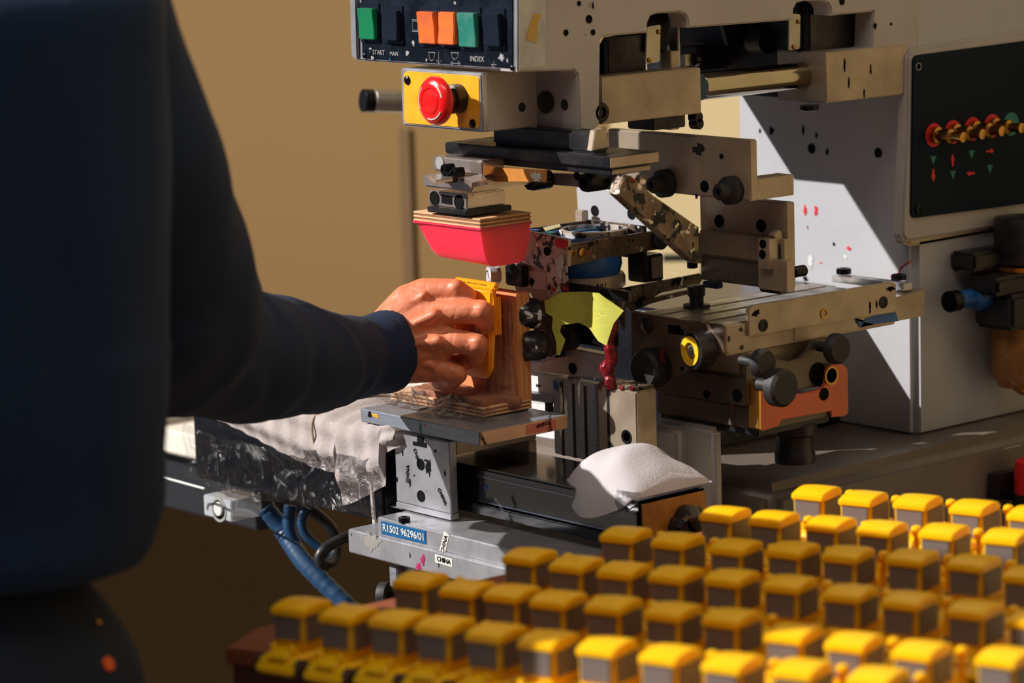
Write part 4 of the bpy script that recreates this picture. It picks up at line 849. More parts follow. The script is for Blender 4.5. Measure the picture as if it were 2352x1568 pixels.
# ================================================================== FILM + CLOTHS
def crumple(name, lab, fn, nu, nv, seed, amp=.002, par=None, sc=60, m='film'):
    f2 = lambda s, t: Vector(fn(s, t))+Vector((nz3(fn(s, t), sc, seed), nz3(fn(s, t), sc, seed+5), nz3(fn(s, t), sc, seed+9)))*amp*2
    me = sheet(f2, nu, nv, 0)
    o = link(name, me, M[m], par, None if par else Vector(fn(.5, .5)), lab, ang=80)
    if not par: o['category'] = 'plastic film'
    return o
def wrapfront(u0, u1, v0, v1, zt, zb_, off):
    def f(s, t):
        u = u0+(u1-u0)*s
        if t < .4: q = t/.4; return (u, v1+(v0-v1)*q, zt+off)
        q = (t-.4)/.6; return (u, v0-off, zt+off+(zb_-zt-off)*q)
    return f
crumple('plastic_wrap', 'clear plastic film wrapped round the left end of the black actuator', lambda s, t: (DL-.004+(DR-DL)*s, DV-.008-.001*math.sin(t*9+s*14), DZ-.022-.006*math.sin(s*5)-(.052)*t), 60, 30, 1, .0012, m='film3')
lo, hi = pbox(1465, 1152, 1262, 860, 1620, v=-.030)
crumple('plastic_wrap', 'clear plastic film wrapped over the white cloth on the right beam end', wrapfront(onv(1420, 1130, AV).x, hi[0]+.0045, AV-.003, AV+.010, AZ+.003, AZ-.014, .003), 40, 24, 3, .0016)
crumple('plastic_wrap', 'clear crumpled film between the wooden jig and the aluminium plate', lambda s, t: (JU-.130+.150*s, JV-.019+.019*t+.004*math.sin(s*9), ZJ+.002+.013*t*t*(.4+.6*abs(math.sin(s*7)))), 60, 14, 6, .0026, m='film2')
crumple('plastic_wrap', 'clear tie of film hanging under the beam beside the bracket', lambda s, t: onv(1140+18*math.sin(s*4)+(t-.5)*(10+60*max(0, s-.5)), 1150+110*s, AV-.008), 16, 4, 9, .003)
# white cloth on the right end
ca, cb = onz(1182, 1118, AZ+.004).x, onz(1592, 1190, AZ+.004).x
def clothR(s, t):
    u = lo[0]*0+ca+(hi[0]-.004-ca)*s; prof = math.sin(PI*min(1, max(0, s))**.8)**.55 if 0 < s < 1 else 0
    w = .55+.45*min(1, s*2.2)
    vmid = AV+.042; hw = .047*w; v = vmid+hw*(2*t-1); c = max(0, 1-(2*t-1)**2)**.5
    z = AZ+.0015+(.030*prof*(c**.8))+.0022*math.sin(u*70+v*50+2*nz3((u, v, 0), 20))*prof+.002*nz3((u, v, 0), 38, 4)*prof-(.020*prof*(1-t)**5)
    return (u, v-.006*prof*(1-t)**4, z)
cr = link('white_cloth', sheet(clothR, 60, 30, .0015), M['cloth'], None, (-.05, AV+.03, AZ), 'folded white cloth on the right end of the black beam'); cr['category'] = 'cloth'
def clothL(s, t):
    uL = DL+.006; uR = onv(895, 1010, DV).x+.012; u = uL+(uR-uL)*s
    dip = .5+.5*math.sin(s*2*PI*1.1-1.2); base = .006+.012*dip+(.012 if s > .75 else 0)*math.sin((s-.75)*4*PI*.5)
    if t < .55: q = t/.55; return (u, DV+.10-(.10+.002)*q, DZ+base+.008*math.sin(q*PI)+.0012*math.sin(u*260))
    q = (t-.55)/.45; dr = .010+.022*max(0, math.sin(s*PI*.9))**1.5+(.018 if .72 < s < .93 else 0)
    return (u+.004*q, DV-.002-.005*math.sin(q*PI)-.0016*math.sin(q*PI*4)-.0010*math.sin(u*260), DZ+base-dr*q*1.6)
cl2 = link('white_cloth', sheet(clothL, 150, 36, .0015), M['knit'], None, (DL+.1, DV+.03, DZ), 'ribbed white cotton rag draped over the left end of the black actuator'); cl2['category'] = 'cloth'
TB('elastic_band', mat('tan_elastic', (150, 130, 100), .7), cl2, [Vector(clothL(.62, t))+Vector((0, -.002*(t > .5), .002)) for t in (0.0, .15, .3, .5, .6, .75, .95)], .0011, 6)
# ================================================================== POSTS BEHIND THE BEAM
po = thing('cylinder_post', 'upright ink-dripped aluminium cylinder, left of the two behind the beam', 'cylinder', onv(1330, 1040, .085))
l1, h1 = pbox(1364, 884, 1060, 1268, 1392, v=.075); BW('profile', M['alub'], po, l1, h1, .0012)
for k in range(3): BW('groove', M['dark'], po, (l1[0]+(h1[0]-l1[0])*(.2+.28*k), l1[1]-.0006, l1[2]), (l1[0]+(h1[0]-l1[0])*(.26+.28*k), l1[1]+.001, h1[2]-.002), .0002)
splat(po, onz(1322, 868, h1[2]), 'z', .010, .008, mat('pink_white_paint', (216, 180, 176), .4), 4); LA('top_bolt', M['chrome'], po, [(.006, 0), (.006, .003), (.003, .006), (0, .0065)], onz(1320, 866, h1[2]+.0002), ZZ, seg=18)
for i, (x, y) in enumerate(((1290, 920), (1300, 940), (1288, 980), (1330, 900))): splat(po, onv(x, y, l1[1]-.0006), 'v', .002, .012, MATS['dried_white_paint'], i+10)
splat(po, onv(1277, 885, l1[1]-.0002), 'v', .004, .006, M['blue'], 12)
po2 = thing('cylinder_post', 'upright brown-sided cylinder, right of the two behind the beam', 'cylinder', onv(1430, 1050, .085))
l1, h1 = pbox(1461, 900, 1100, 1372, 1508, v=.072); BW('profile', M['tan'], po2, l1, h1, .0012)
BW('groove', M['dark'], po2, (l1[0]+.012, l1[1]-.0006, l1[2]), (l1[0]+.015, l1[1]+.001, h1[2]-.002), .0002)
BW('top_cap', M['dirty'], po2, (l1[0], l1[1]+.001, h1[2]), (h1[0]-.002, h1[1], h1[2]+.003), .0008)
LA('port', M['black'], po2, [(.0062, 0), (.0062, .0006), (.0048, .0006), (.004, .0), (0, .0)], onv(1439, 1003, l1[1]-.0002), -VY)
for k in range(4): splat(po2, onv(1378+24*k, 890, l1[1]-.0002), 'v', .003, .003, M['redink'], 60+k)
# plates behind the jig, on machine
fr = thing('support_frame', 'pale aluminium plates and rods stacked behind the wooden jig', 'frame', (-.2, .14, zt))
vS = VI+.004
PL('grey_plate', M['alu'], fr, [(1180, 796), (1262, 790), (1392, 815), (1392, 872), (1180, 846)], 'v', vS+.012, .01, .0008); hole(fr, onv(1315, 846, vS+.0117), -VY, .0046)
PL('white_plate', mat('white_painted_plate', (222, 220, 222), .5, 0, .2, (150, 150, 156), 14), fr, [(1180, 846), (1300, 864), (1300, 915), (1180, 900)], 'v', vS+.02, .01, .0008)
TX('lettering', 'KO', M['black'], fr, onv(1236, 886, vS+.0195), UX, ZZ, .004)
PL('steel_rod_plate', M['alub'], fr, [(1180, 898), (1270, 910), (1270, 926), (1180, 914)], 'v', vS+.006, .01, .0008)
PL('white_plate', MATS['white_painted_plate'], fr, [(1180, 920), (1275, 935), (1275, 1010), (1180, 995)], 'v', vS+.05, .01, .0008)
B('rod_block', M['dark'], fr, 1262, 922, 950, 1250, 1272, v=vS+.02)
# ================================================================== HOSES
def hz(*p): return [at(x, y, d) for x, y, d in p]
hs = TB('hose', M['hose'], None, hz((610, 1165, 2.86), (648, 1215, 2.86), (672, 1255, 2.85), (700, 1295, 2.84), (745, 1340, 2.83), (800, 1392, 2.82), (850, 1450, 2.82)), .0088, 14, loc=at(850, 1450, 2.82), label='thick ribbed blue hose running down behind the toy trucks', rib=.006); hs['category'] = 'hose'; hs['group'] = 'hoses under the actuator'
for nm, pts, r, mm in (('thinner blue hose looping down from the actuator to the cable coil', ((705, 1165, 2.84), (690, 1195, 2.84), (700, 1230, 2.84), (735, 1258, 2.84), (760, 1272, 2.84)), .0046, 'hose'),
                  ('blue hose hanging straight below the film-wrapped actuator', ((668, 1160, 2.85), (662, 1200, 2.85), (668, 1230, 2.85), (690, 1270, 2.85)), .0062, 'hose'),
                  ('dark cable coil hanging left of the aluminium bars', ((815, 1225, 2.83), (770, 1245, 2.82), (742, 1262, 2.81), (731, 1285, 2.81), (745, 1300, 2.81), (768, 1290, 2.83), (776, 1250, 2.84), (765, 1215, 2.84), (735, 1185, 2.84), (715, 1170, 2.84)), .0055, 'hoseb')):
    h = TB('hose' if 'cable' not in nm[:10] else 'cable', M[mm], None, hz(*pts), r, 12, loc=at(pts[-1][0], pts[-1][1], pts[-1][2]), label=nm); h['category'] = 'hose' if h.name.startswith('hose') else 'cable'; h['group'] = 'hoses under the actuator'
h = TB('cable', M['white'], None, hz((340, 1088, 2.9), (390, 1100, 2.9), (440, 1114, 2.86), (470, 1122, 2.82)), .0012, 6, loc=at(440, 1114, 2.86), label='thin white cable between the person and the film-wrapped actuator'); h['category'] = 'cable'
# tool lying far behind
zc2 = onv(1560, 592, WV).z
cx0_ = max(E0.x+.02, onz(1460, 640, zc2).x)
ct = thing('cabinet', 'low cream cabinet standing against the wall behind the machine', 'cabinet', ((cx0_-.44)/2, WV-.1, 0))
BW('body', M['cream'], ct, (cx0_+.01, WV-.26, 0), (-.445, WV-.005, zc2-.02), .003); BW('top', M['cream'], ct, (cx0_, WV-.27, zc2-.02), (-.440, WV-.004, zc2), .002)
pz = onz(1522, 593, zc2+.0052)
tl = CY('marker_pen', M['frame'], None, pz, Vector((CR[0], CR[1], 0)).normalized(), .005, .035, loc=pz, label='dark pen on the cream cabinet behind the machine'); tl['category'] = 'pen'
print('DBG E0', E0, 'cab', cx0_, 'xs', xs, 'clx', cl_)

# ================================================================== TOY TRUCKS
ZR = .960   # height of the cab roofs
ROWS = [
 ('back', [(1889, 1136), (1999, 1149), (2125, 1158), (2254, 1171), (2388, 1186)]),
 ('second', [(1676, 1186), (1791, 1198), (1921, 1209), (2043, 1221), (2187, 1227), (2335, 1238)]),
 ('third', [(1450, 1234), (1567, 1248), (1702, 1264), (1835, 1270), (1964, 1280), (2114, 1287), (2254, 1300), (2385, 1328)]),
 ('fourth', [(1225, 1285), (1334, 1303), (1446, 1318), (1564, 1328), (1695, 1336), (1831, 1349), (1971, 1370), (2106, 1388), (2258, 1409), (2400, 1432)]),
 ('fifth', [(974, 1341), (1083, 1360), (1186, 1371), (1293, 1386), (1422, 1399), (1558, 1414), (1692, 1429), (1840, 1466), (1982, 1484), (2136, 1505), (2330, 1520)]),
 ('front', [(694, 1401), (804, 1421), (920, 1431), (1029, 1446), (1146, 1463), (1270, 1481), (1408, 1496), (1551, 1514), (1698, 1535), (1862, 1547), (2035, 1566)]),
]
eA = (onz(2254, 1171, ZR)-onz(1889, 1136, ZR)).normalized()
eB = (onz(1941, 1121, ZR)-onz(1889, 1136, ZR)); eB = eB.normalized()
# right-angled toy axes: ta along the windscreen, tb to the rear
ta = eA; tb_ = Vector((-ta.y, ta.x, 0))
W_ = (onz(1889, 1136, ZR)-onz(1823, 1128, ZR)).length; 
cw = W_; 
proto = thing('toy_truck', 'x', 'toy truck', (0, 0, 0))
cl, chh = .034, .029; SK = .0022   # the cab widens to the rear on its right side
def toybox(name, m, secs, bev, seg=3, par=None, ang=45):
    bm = bmesh.new(); vs = [[bm.verts.new(p) for p in s_] for s_ in secs]; n = len(vs[0])
    for a, b in zip(vs, vs[1:]):
        for k in range(n): bm.faces.new((a[k], a[(k+1) % n], b[(k+1) % n], b[k]))
    bm.faces.new(vs[0][::-1]); bm.faces.new(vs[-1]); bmesh.ops.recalc_face_normals(bm, faces=bm.faces); bevel(bm, bev, seg)
    return link(name, tomesh(bm), m, par or proto, ang=ang)
# local frame: x to the right along the windscreen, -y = front; origin under the cab's near corner, z=0 at tray floor
HT = .047
def rr_(z, x0, x1, y0, y1, k=0): return [(x0, y0, z), (x1, y0, z), (x1+k, y1, z), (x0, y1, z)]
toybox('cab', M['toy'], [rr_(.016, -cw*.97, -.001, .001, cl, SK), rr_(HT-.006, -cw*.99, -.0005, .0008, cl, SK), ], .0010)
# roof: wider, arched to the rear
def roof():
    bm = bmesh.new(); n = 10; up = []; dn = []
    for k in range(n+1):
        t = k/n; y = -.0012+(cl+.001)*t; w = (cw*.5+.0008)*(1-.18*max(0, (t-.45)/.55)**1.8); xc = -cw*.5
        z = HT-.001+.0032*math.sin(PI*min(1, t*.9+.05))
        for lst, zz_ in ((up, z), (dn, HT-.0062)):
            lst.append([bm.verts.new((xc+sx*w+(SK*t*(sx+1)/2), y, zz_-(.0006 if abs(sx) == 1 and lst is up else 0))) for sx in (-1, -.5, 0, .5, 1)])
    for k in range(n):
        for j in range(4):
            bm.faces.new((up[k][j], up[k][j+1], up[k+1][j+1], up[k+1][j])); bm.faces.new((dn[k][j], dn[k+1][j], dn[k+1][j+1], dn[k][j+1]))
        for j in (0, 4): bm.faces.new((up[k][j], up[k+1][j], dn[k+1][j], dn[k][j]))
    for k in (0, n):
        for j in range(4): bm.faces.new((up[k][j], dn[k][j], dn[k][j+1], up[k][j+1]))
    bmesh.ops.recalc_face_normals(bm, faces=bm.faces); bevel(bm, .0011, 2); return tomesh(bm)
link('roof', roof(), M['toy'], proto, ang=50)
def pane(nm, a, b, c, d, off):
    bm = bmesh.new(); P = [Vector(q) for q in (a, b, c, d)]; off = Vector(off)
    f = [bm.verts.new(p+off) for p in P]; g = [bm.verts.new(p-off) for p in P]; bm.faces.new(f); bm.faces.new(g[::-1])
    for k in range(4): bm.faces.new((f[k], g[k], g[(k+1) % 4], f[(k+1) % 4]))
    link(nm, tomesh(bm), M['toyw'], proto)
z1w, z0w = HT-.0068, .0245
pane('windscreen', (-cw*.93, .0006, z1w), (-cw*.11, .0006, z1w), (-cw*.13, .0008, z0w), (-cw*.92, .0008, z0w), (0, -.0009, 0))
pane('side_window', (-.0006+SK*.13, cl*.13, z1w), (-.0006+SK*.90, cl*.90, z1w), (-.0008+SK*.88, cl*.88, z0w-.001), (-.0008+SK*.15, cl*.15, z0w-.001), (.0008, 0, 0))
pane('side_window', (-cw+.0006, cl*.16, z1w), (-cw+.0006, cl*.86, z1w), (-cw+.0008, cl*.84, z0w), (-cw+.0008, cl*.18, z0w), (-.0007, 0, 0))
toybox('chassis', M['toy'], [rr_(.004, -cw-.005, .005, -.017, .058), rr_(.012, -cw-.005, .005, -.015, .058), rr_(.0162, -cw-.002, .002, -.010, .055)], .0022)
toybox('hood', M['toy'], [rr_(.014, -cw*.86, -cw*.14, -.016, .004), rr_(.0195, -cw*.82, -cw*.18, -.012, .004)], .0018)
toybox('rear_deck', M['toy'], [rr_(.014, -cw*.95, -cw*.05, cl+.002, .052), rr_(.023, -cw*.9, -cw*.1, cl+.003, .050)], .0016)
for sx in (-cw*.80, -cw*.20): link('lamp_stud', tomesh(lathe([(.0026, 0), (.0026, .004), (.0018, .0058), (0, .0062)], (sx, -.006, .0172), (0, 0, 1), 14)), M['toy'], proto)
link('exhaust_stub', tomesh(lathe([(.0022, 0), (.0022, .018), (.0034, .0195), (.0042, .0225), (.0034, .0255), (0, .0268)], (.003, cl+.009, .016), (0, 0, 1), 14)), M['toy'], proto)
for sx, sy in ((-cw-.003, -.008), (.003, -.008), (-cw-.003, .040), (.003, .040)):
    link('wheel', tomesh(lathe([(.0065, 0), (.0074, .0012), (.0074, .0058), (.0065, .007)], (sx-.0035, sy, .0074), (1, 0, 0), 18)), mat('dark_brown_wheel', (60, 34, 20), .7), proto)
ang0 = math.atan2(ta.y, ta.x)
ordn = ['first', 'second', 'third', 'fourth', 'fifth', 'sixth', 'seventh', 'eighth', 'ninth', 'tenth', 'eleventh', 'twelfth']
ZT = ZR-HT
first = True
for rn, pts in ROWS:
    for i, (x, y) in enumerate(pts):
        if first: r = proto
        else:
            r = proto.copy(); COL.objects.link(r)
            for ch in proto.children: c = ch.copy(); COL.objects.link(c); c.parent = r
        p = onz(x, y, ZR); jit = math.radians(random.uniform(-2.2, 2.2))
        r.location = (p.x, p.y, ZT+random.uniform(0, .0006)); r.rotation_euler = (0, 0, ang0+jit)
        where = {'back': 'back row of the brown crate', 'front': 'front row of the brown crate'}.get(rn, rn+' row from the back of the crate')
        r['label'] = '%s toy truck from the left, %s' % (ordn[i], where); r['group'] = 'yellow toy trucks in the crate'
        first = False
# crate carrying the toys
crt = thing('wooden_crate', 'brown wooden crate holding the rows of yellow toy trucks', 'crate', (0, 0, .62))
zc_ = ZT
c0 = onz(522, 1484, zc_); c1 = onz(640, 1422, zc_)      # front-left corner, back-left direction from photo
def loc2(p): d = p-c0; return d.dot(ta), d.dot(tb_)
far = onz(2400, 1120, ZT); L1 = .95; L2 = max(loc2(onz(1790, 1190, ZT))[1]+.06, .3)
# slanted left edge: rows step back-right, so the crate is a sheared board
corners = [c0, c0+ta*L1-tb_*.25, c0+ta*(L1+.1)+tb_*.35]
def quad(pts, zt2, zb2, nm, m, par):
    bm = bmesh.new(); a = [bm.verts.new((p.x, p.y, zt2)) for p in pts]; b = [bm.verts.new((p.x, p.y, zb2)) for p in pts]; n = len(pts)
    bm.faces.new(a); bm.faces.new(b[::-1])
    for k in range(n): bm.faces.new((a[k], b[k], b[(k+1) % n], a[(k+1) % n]))
    bmesh.ops.recalc_face_normals(bm, faces=bm.faces); bevel(bm, .0015, 2); return link(nm, tomesh(bm), m, par)
G = [onz(x, y, zc_) for x, y in ((516, 1487), (590, 1440), (900, 1378), (1150, 1318), (1400, 1262), (1620, 1215), (1830, 1172), (2420, 1215), (2620, 1400), (2420, 1745), (1300, 1592))]
quad([G[0], G[1], G[6], G[7], G[8], G[9], G[10]], zc_, zc_-.012, 'top_board', M['card'], crt)
ctr = sum(G, Vector())/len(G)
ins = [ctr+(g-ctr)*.985 for g in (G[0], G[1], G[6], G[7], G[8], G[9], G[10])]
quad(ins, zc_-.0121, .62, 'crate_body', mat('dark_crate_side', (92, 48, 32), .8, 0, .5, (60, 30, 22), 10), crt)
for a, b in ((G[0], G[10]), (G[10], G[9])):
    d = (b-a); nrm = Vector((d.y, -d.x, 0)).normalized(); L = d.length; k = int(L/.16)
    for j in range(k):
        q = a+d*(j+.5)/k; P = [q-d.normalized()*.006-nrm*.001, q+d.normalized()*.006-nrm*.001, q+d.normalized()*.006+nrm*.003, q-d.normalized()*.006+nrm*.003]
        quad([p+nrm*.0 for p in P], zc_-.014, .63, 'batten', M['card'], crt)
tr = thing('trolley', 'dark steel trolley under the wooden crate', 'trolley', (ctr.x, ctr.y, 0))
BW('shelf', M['frame'], tr, (ctr.x-.22, ctr.y-.22, .59), (ctr.x+.3, ctr.y+.22, .6195), .003)
for sx in (-.19, .27):
    for sy in (-.19, .19): BW('leg', M['frame'], tr, (ctr.x+sx-.02, ctr.y+sy-.02, 0), (ctr.x+sx+.02, ctr.y+sy+.02, .59), .003)

# ================================================================== PERSON
R3 = Vector(CR); D3 = Vector(CF)
ps = thing('person', 'person in a navy sweater reaching a hand to the orange toy in the jig', 'person', (0, 0, 0))
# hand, wrist and forearm as one skin
HD = 2.665
def H(x, y, dd=0): return at(x, y, HD-dd)
def px(r): return r/2.63/1000
bm = bmesh.new()
def chain(pts, sub=2):
    for (a, b) in zip(pts, pts[1:]): capsule(bm, H(*a[:3]), H(*b[:3]), px(a[3]), px(b[3]), sub)
# forearm and wrist
chain([(560, 800, .085, 88), (760, 812, .05, 72), (880, 800, .012, 62)])
chain([(880, 770, .010, 50), (930, 735, .004, 52)]); chain([(880, 825, .012, 50), (935, 830, .006, 50)])
# palm / back of hand
chain([(915, 738, .004, 54), (968, 690, .004, 44)]); chain([(920, 765, .008, 58), (996, 732, .012, 44)]); chain([(925, 800, .008, 60), (1004, 786, .013, 46)]); chain([(930, 828, .004, 54), (990, 838, .006, 42)])
chain([(880, 735, .002, 30), (930, 688, .002, 34), (975, 672, .002, 36)])
chain([(968, 690, .004, 42), (996, 732, .012, 42), (1004, 786, .012, 42), (990, 838, .006, 38)])
chain([(900, 790, -.012, 50), (965, 770, -.020, 46), (1010, 740, -.018, 34)])
# index
chain([(978, 674, .005, 37), (1020, 668, .012, 30), (1046, 668, .016, 29)]); chain([(1046, 668, .016, 29), (1072, 680, .017, 24), (1088, 690, .004, 21), (1090, 694, -.010, 18)])
# middle
chain([(996, 722, .014, 36), (1050, 716, .024, 29), (1106, 716, .028, 29)]); chain([(1106, 716, .028, 29), (1114, 744, .016, 25), (1092, 770, .000, 22), (1062, 776, -.006, 20)])
# ring
chain([(1004, 784, .015, 35), (1050, 784, .024, 29), (1096, 792, .026, 28)]); chain([(1096, 792, .026, 28), (1092, 818, .012, 24), (1062, 832, -.002, 21), (1036, 832, -.008, 19)])
# little
chain([(990, 838, .008, 34), (1024, 850, .014, 27), (1050, 858, .013, 25)]); chain([(1050, 858, .013, 25), (1036, 876, .000, 21), (1008, 878, -.008, 19)])
# thumb on the far side
chain([(935, 790, -.014, 40), (990, 760, -.034, 32), (1040, 740, -.044, 27)]); chain([(1040, 740, -.044, 26), (1072, 722, -.042, 22)])
# tendons and knuckles
for a, b, ra_, r_ in (((900, 735, .014), (974, 678, .019), 9, 17), ((915, 762, .023), (998, 722, .031), 8, 19), ((920, 795, .026), (1006, 783, .033), 8, 19), ((925, 826, .018), (992, 838, .022), 8, 16)):
    capsule(bm, H(*a), H(*b), px(ra_-2), px(r_-5))
for x_, y_, d_, r_ in ((1048, 662, .020, 22), (1108, 712, .034, 22), (1098, 788, .033, 21), (1052, 856, .019, 19)): capsule(bm, H(x_, y_, d_), H(x_+3, y_+6, d_-.001), px(r_), px(r_-3))
def creases(c):
    return .0003*nz3(c, 110)+.00012*nz3(c, 300, 2)-.00025*max(0, 1-abs(nz3(c, 60, 5))*9)
skin = fuse(bm, .0014, 9, .5, disp=creases)
# torso frame
SH = at(235, -20, 2.02); EL = at(360, 800, 2.32); WR = H(900, 802, .03)
TC = at(-225, 700, 2.02)            # torso axis reference
tx, ty = TC.x, TC.y
fwd = Vector((-.5, .87, 0)).normalized(); sid = Vector((fwd.y, -fwd.x, 0))   # facing the machine, right side
ctr_t = Vector((tx, ty, 0))
def tp3(s_, f_, z): return ctr_t+sid*s_+fwd*f_+ZZ*z
# head, neck, legs, left arm, fused with the body skin mesh
bm = bmesh.new()
bm.from_mesh(skin); bpy.data.meshes.remove(skin)
b2 = bmesh.new(); rotz = Matrix.Rotation(math.atan2(-fwd.x, fwd.y), 3, 'Z')
zs = 1.44
ell(b2, tp3(0, .05, zs+.20), (.075, .092, .115), rotz); capsule(b2, tp3(0, 0, zs-.02), tp3(0, .03, zs+.11), .058, .052)
ell(b2, tp3(0, .075, zs+.13), (.048, .058, .045), rotz); capsule(b2, tp3(0, .140, zs+.205), tp3(0, .156, zs+.175), .010, .015)
capsule(b2, tp3(-.022, .128, zs+.133), tp3(.022, .128, zs+.133), .009, .009)
for s_ in (-1, 1): ell(b2, tp3(s_*.076, .04, zs+.19), (.010, .020, .032), rotz)
lw = tp3(-.24, .16, .86)
ell(b2, lw+fwd*.07, (.022, .045, .04), rotz)
for k in range(4):
    q = lw+fwd*(.105)+ZZ*(.022-.016*k); capsule(b2, q, q+fwd*.035+sid*.006, .009, .008); capsule(b2, q+fwd*.035+sid*.006, q+fwd*.045+sid*.03, .008, .007)
capsule(b2, lw+fwd*.05+sid*.02+ZZ*.02, lw+fwd*.085+sid*.045+ZZ*.03, .012, .009); capsule(b2, lw-fwd*.05, lw+fwd*.05, .028, .026)
for s_ in (-1, 1):
    pass
capsule(b2, tp3(0, 0, 1.34), tp3(0, 0, 1.02), .10, .09); capsule(b2, tp3(0, 0, 1.36), SH, .06, .045); capsule(b2, SH, EL, .045, .038); capsule(b2, EL, at(620, 802, 2.53), .036, .026)
tmp = fuse(b2, .005, 3); hm = tomesh(bm)
oa = bpy.data.objects.new('a', hm); ob = bpy.data.objects.new('b', tmp); COL.objects.link(oa); COL.objects.link(ob)
md = oa.modifiers.new('b', 'BOOLEAN'); md.operation = 'UNION'; md.object = ob; md.solver = 'EXACT'
whole = bpy.data.meshes.new_from_object(oa.evaluated_get(bpy.context.evaluated_depsgraph_get())); bpy.data.objects.remove(oa); bpy.data.objects.remove(ob)
link('body', whole, M['skin'], ps, ang=80)
for s_ in (-1, 1):
    b3 = bmesh.new(); ell(b3, tp3(s_*.030, .130, zs+.197), (.012, .012, .010)); link('eye', tomesh(b3), M['white'], ps)
b3 = bmesh.new(); ell(b3, tp3(0, .035, zs+.225), (.082, .095, .100), rotz)
for v in list(b3.verts):
    d = v.co-tp3(0, .035, zs+.225)
    if d.dot(fwd) > .055 and d.z < .04: v.co -= fwd*.06
    if d.z < -.05: v.co.z += .02
link('hair', tomesh(b3), M['hair'], ps, ang=80)
# sweater
bm = bmesh.new()
def tor(z, w, d, f_=0): return tp3(0, f_, z), w, d
secs = [(1.002, .150, .120, 0), (1.016, .160, .130, 0), (1.045, .168, .136, .01), (1.09, .174, .14, .01), (1.15, .182, .140, .012), (1.28, .192, .142, .01), (1.38, .195, .125, .0), (1.43, .13, .09, .0), (1.47, .075, .07, .005)]
bmt = bmesh.new(); rings = []
for z, w, d, f_ in secs:
    rings.append([bmt.verts.new(tp3(w*math.cos(t), f_+d*.86*math.sin(t), z)) for t in [2*PI*k/36 for k in range(36)]])
for a, b in zip(rings, rings[1:]):
    for k in range(36): bmt.faces.new((a[k], a[(k+1) % 36], b[(k+1) % 36], b[k]))
bmt.faces.new(rings[0][::-1]); bmt.faces.new(rings[-1]); me_ = bpy.data.meshes.new('x'); bmt.to_mesh(me_); bm.from_mesh(me_)
def cpx(a, b, ra, rb, d0, d1): capsule(bm, at(a[0], a[1], d0), at(b[0], b[1], d1), ra*d0/7000, rb*d1/7000, 3)
cpx((190, 20), (285, 330), 205, 212, 2.02, 2.10); cpx((285, 330), (345, 560), 212, 220, 2.10, 2.19); cpx((345, 560), (420, 730), 220, 190, 2.19, 2.27)
cpx((330, 700), (380, 790), 210, 165, 2.21, 2.27); cpx((400, 780), (560, 812), 175, 158, 2.29, 2.42); cpx((560, 812), (720, 832), 158, 122, 2.42, 2.54); cpx((720, 832), (815, 822), 122, 98, 2.54, 2.625); cpx((815, 822), (868, 812), 98, 94, 2.625, 2.645)
# left sleeve
lS = tp3(-.19, .0, 1.36); lE = tp3(-.25, .06, 1.08); capsule(bm, lS, lE, .066, .056, 3); capsule(bm, lE, lw, .055, .040, 3)
capsule(bm, tp3(.14, 0, 1.36), at(190, 20, 2.02), .055, .055, 3)
def folds(c):
    v = .0035*nz3(c, 9, 1)
    q = (c-EL); t = q.dot((WR-EL).normalized())
    if t > -.02: v += .0013*math.sin(t*70+7*nz3(c, 14, 3))*min(1, max(0, (t+.02)/.06))
    else: v += .0030*nz3((c.x, c.y, c.z*.35), 22, 7)
    v += .0055*abs(nz3((c.x*1.0, c.y*1.0, c.z*.5), 11, 4)) if c.z < 1.15 and t < 0 else 0
    return v
link('sweater', fuse(bm, .0065, 6, .5, disp=folds), M['navy'], ps, ang=80)
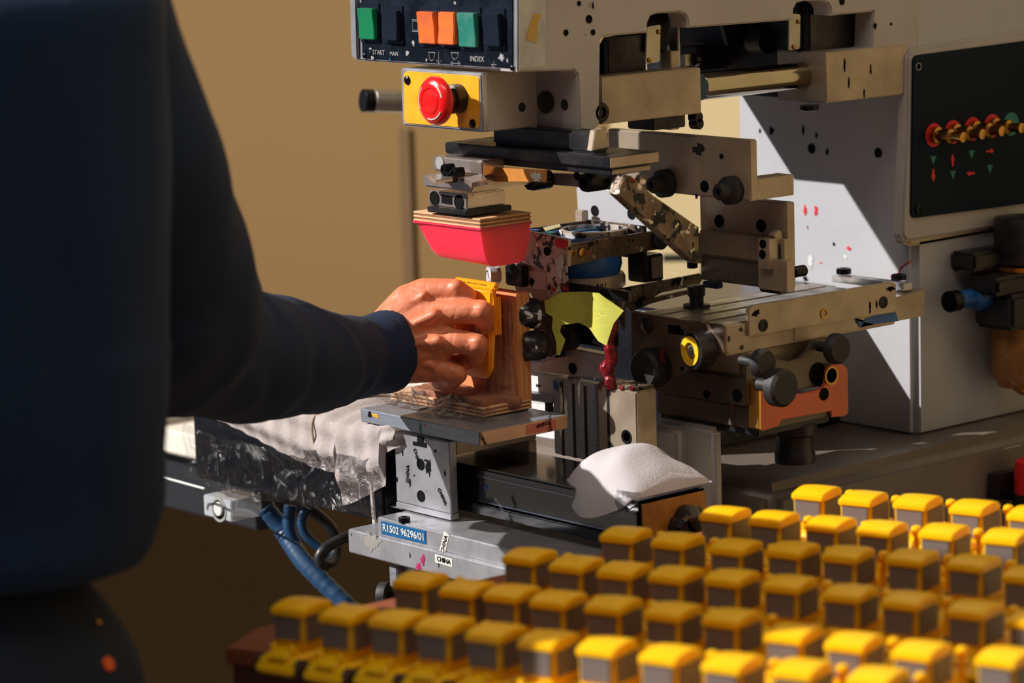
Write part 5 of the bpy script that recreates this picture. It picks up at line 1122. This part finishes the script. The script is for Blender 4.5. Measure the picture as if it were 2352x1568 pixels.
# cuff
ca_, cb_ = at(858, 812, 2.642), at(917, 803, 2.655); axc = (cb_-ca_).normalized(); tilt = (axc+Vector(CU)*.0).normalized()
bmc = bmesh.new(); rings = []
prof = [(.0335, -.004), (.0352, .003), (.0362, .010), (.0358, .018), (.0345, .0225), (.032, .0225), (.030, .018), (.030, .0)]
upv = Vector(CU); dpv = axc.cross(upv).normalized()
for r, h in prof:
    rings.append([bmc.verts.new(ca_+axc*h*1.0+(upv*math.cos(2*PI*k/90)*1.0+dpv*math.sin(2*PI*k/90)*.86)*(r*(1+.012*(k % 2)))+axc*(.0035*math.cos(2*PI*k/90-2.4))) for k in range(90)])
for a, b in zip(rings, rings[1:]):
    for k in range(90): bmc.faces.new((a[k], a[(k+1) % 90], b[(k+1) % 90], b[k]))
link('cuff', tomesh(bmc), M['cuff'], ps, ang=70)
# trousers and shoes
bm = bmesh.new()
ell(bm, tp3(0, -.005, .90), (.160, .120, .14), rotz)
for s_ in (-1, 1):
    capsule(bm, tp3(s_*.093, 0, .80), tp3(s_*.10, .03, .47), .092, .064, 3); capsule(bm, tp3(s_*.10, .03, .47), tp3(s_*.105, 0, .09), .064, .052, 3)
link('trousers', fuse(bm, .008, 4, disp=lambda c: .003*nz3(c, 16, 2)), M['jeans'], ps, ang=80)
for s_ in (-1, 1):
    bm = bmesh.new(); capsule(bm, tp3(s_*.105, -.03, .045), tp3(s_*.11, .13, .036), .044, .036, 3); me = tomesh(bm)
    for v in me.vertices: v.co.z = max(.001, v.co.z)
    link('shoe', me, M['hair'], ps, ang=80)
rv = at(248, 1525, 2.36)
# copper rivet button on the jeans pocket: pushed onto the cloth by ray cast
bpy.context.view_layer.update(); dg = bpy.context.evaluated_depsgraph_get()
tro = [o for o in ps.children if o.name.startswith('trousers')][0]
def onto(o, x, y, back=.0005):
    d = Vector(ray(x, y)).normalized(); ok, p, n, i = o.ray_cast(Vector(CAM)-org(o), d)
    return (p+org(o)+n*back, n) if ok else (at(x, y, 2.4), -D3)
for x, y, r, mm in ((248, 1525, .0052, mat('copper_rivet', (196, 84, 40), .4, .6)), (225, 1430, .0022, M['brass'])):
    p, n = onto(tro, x, y); CY('rivet', mm, ps, p-n*.001, n, r, .002)
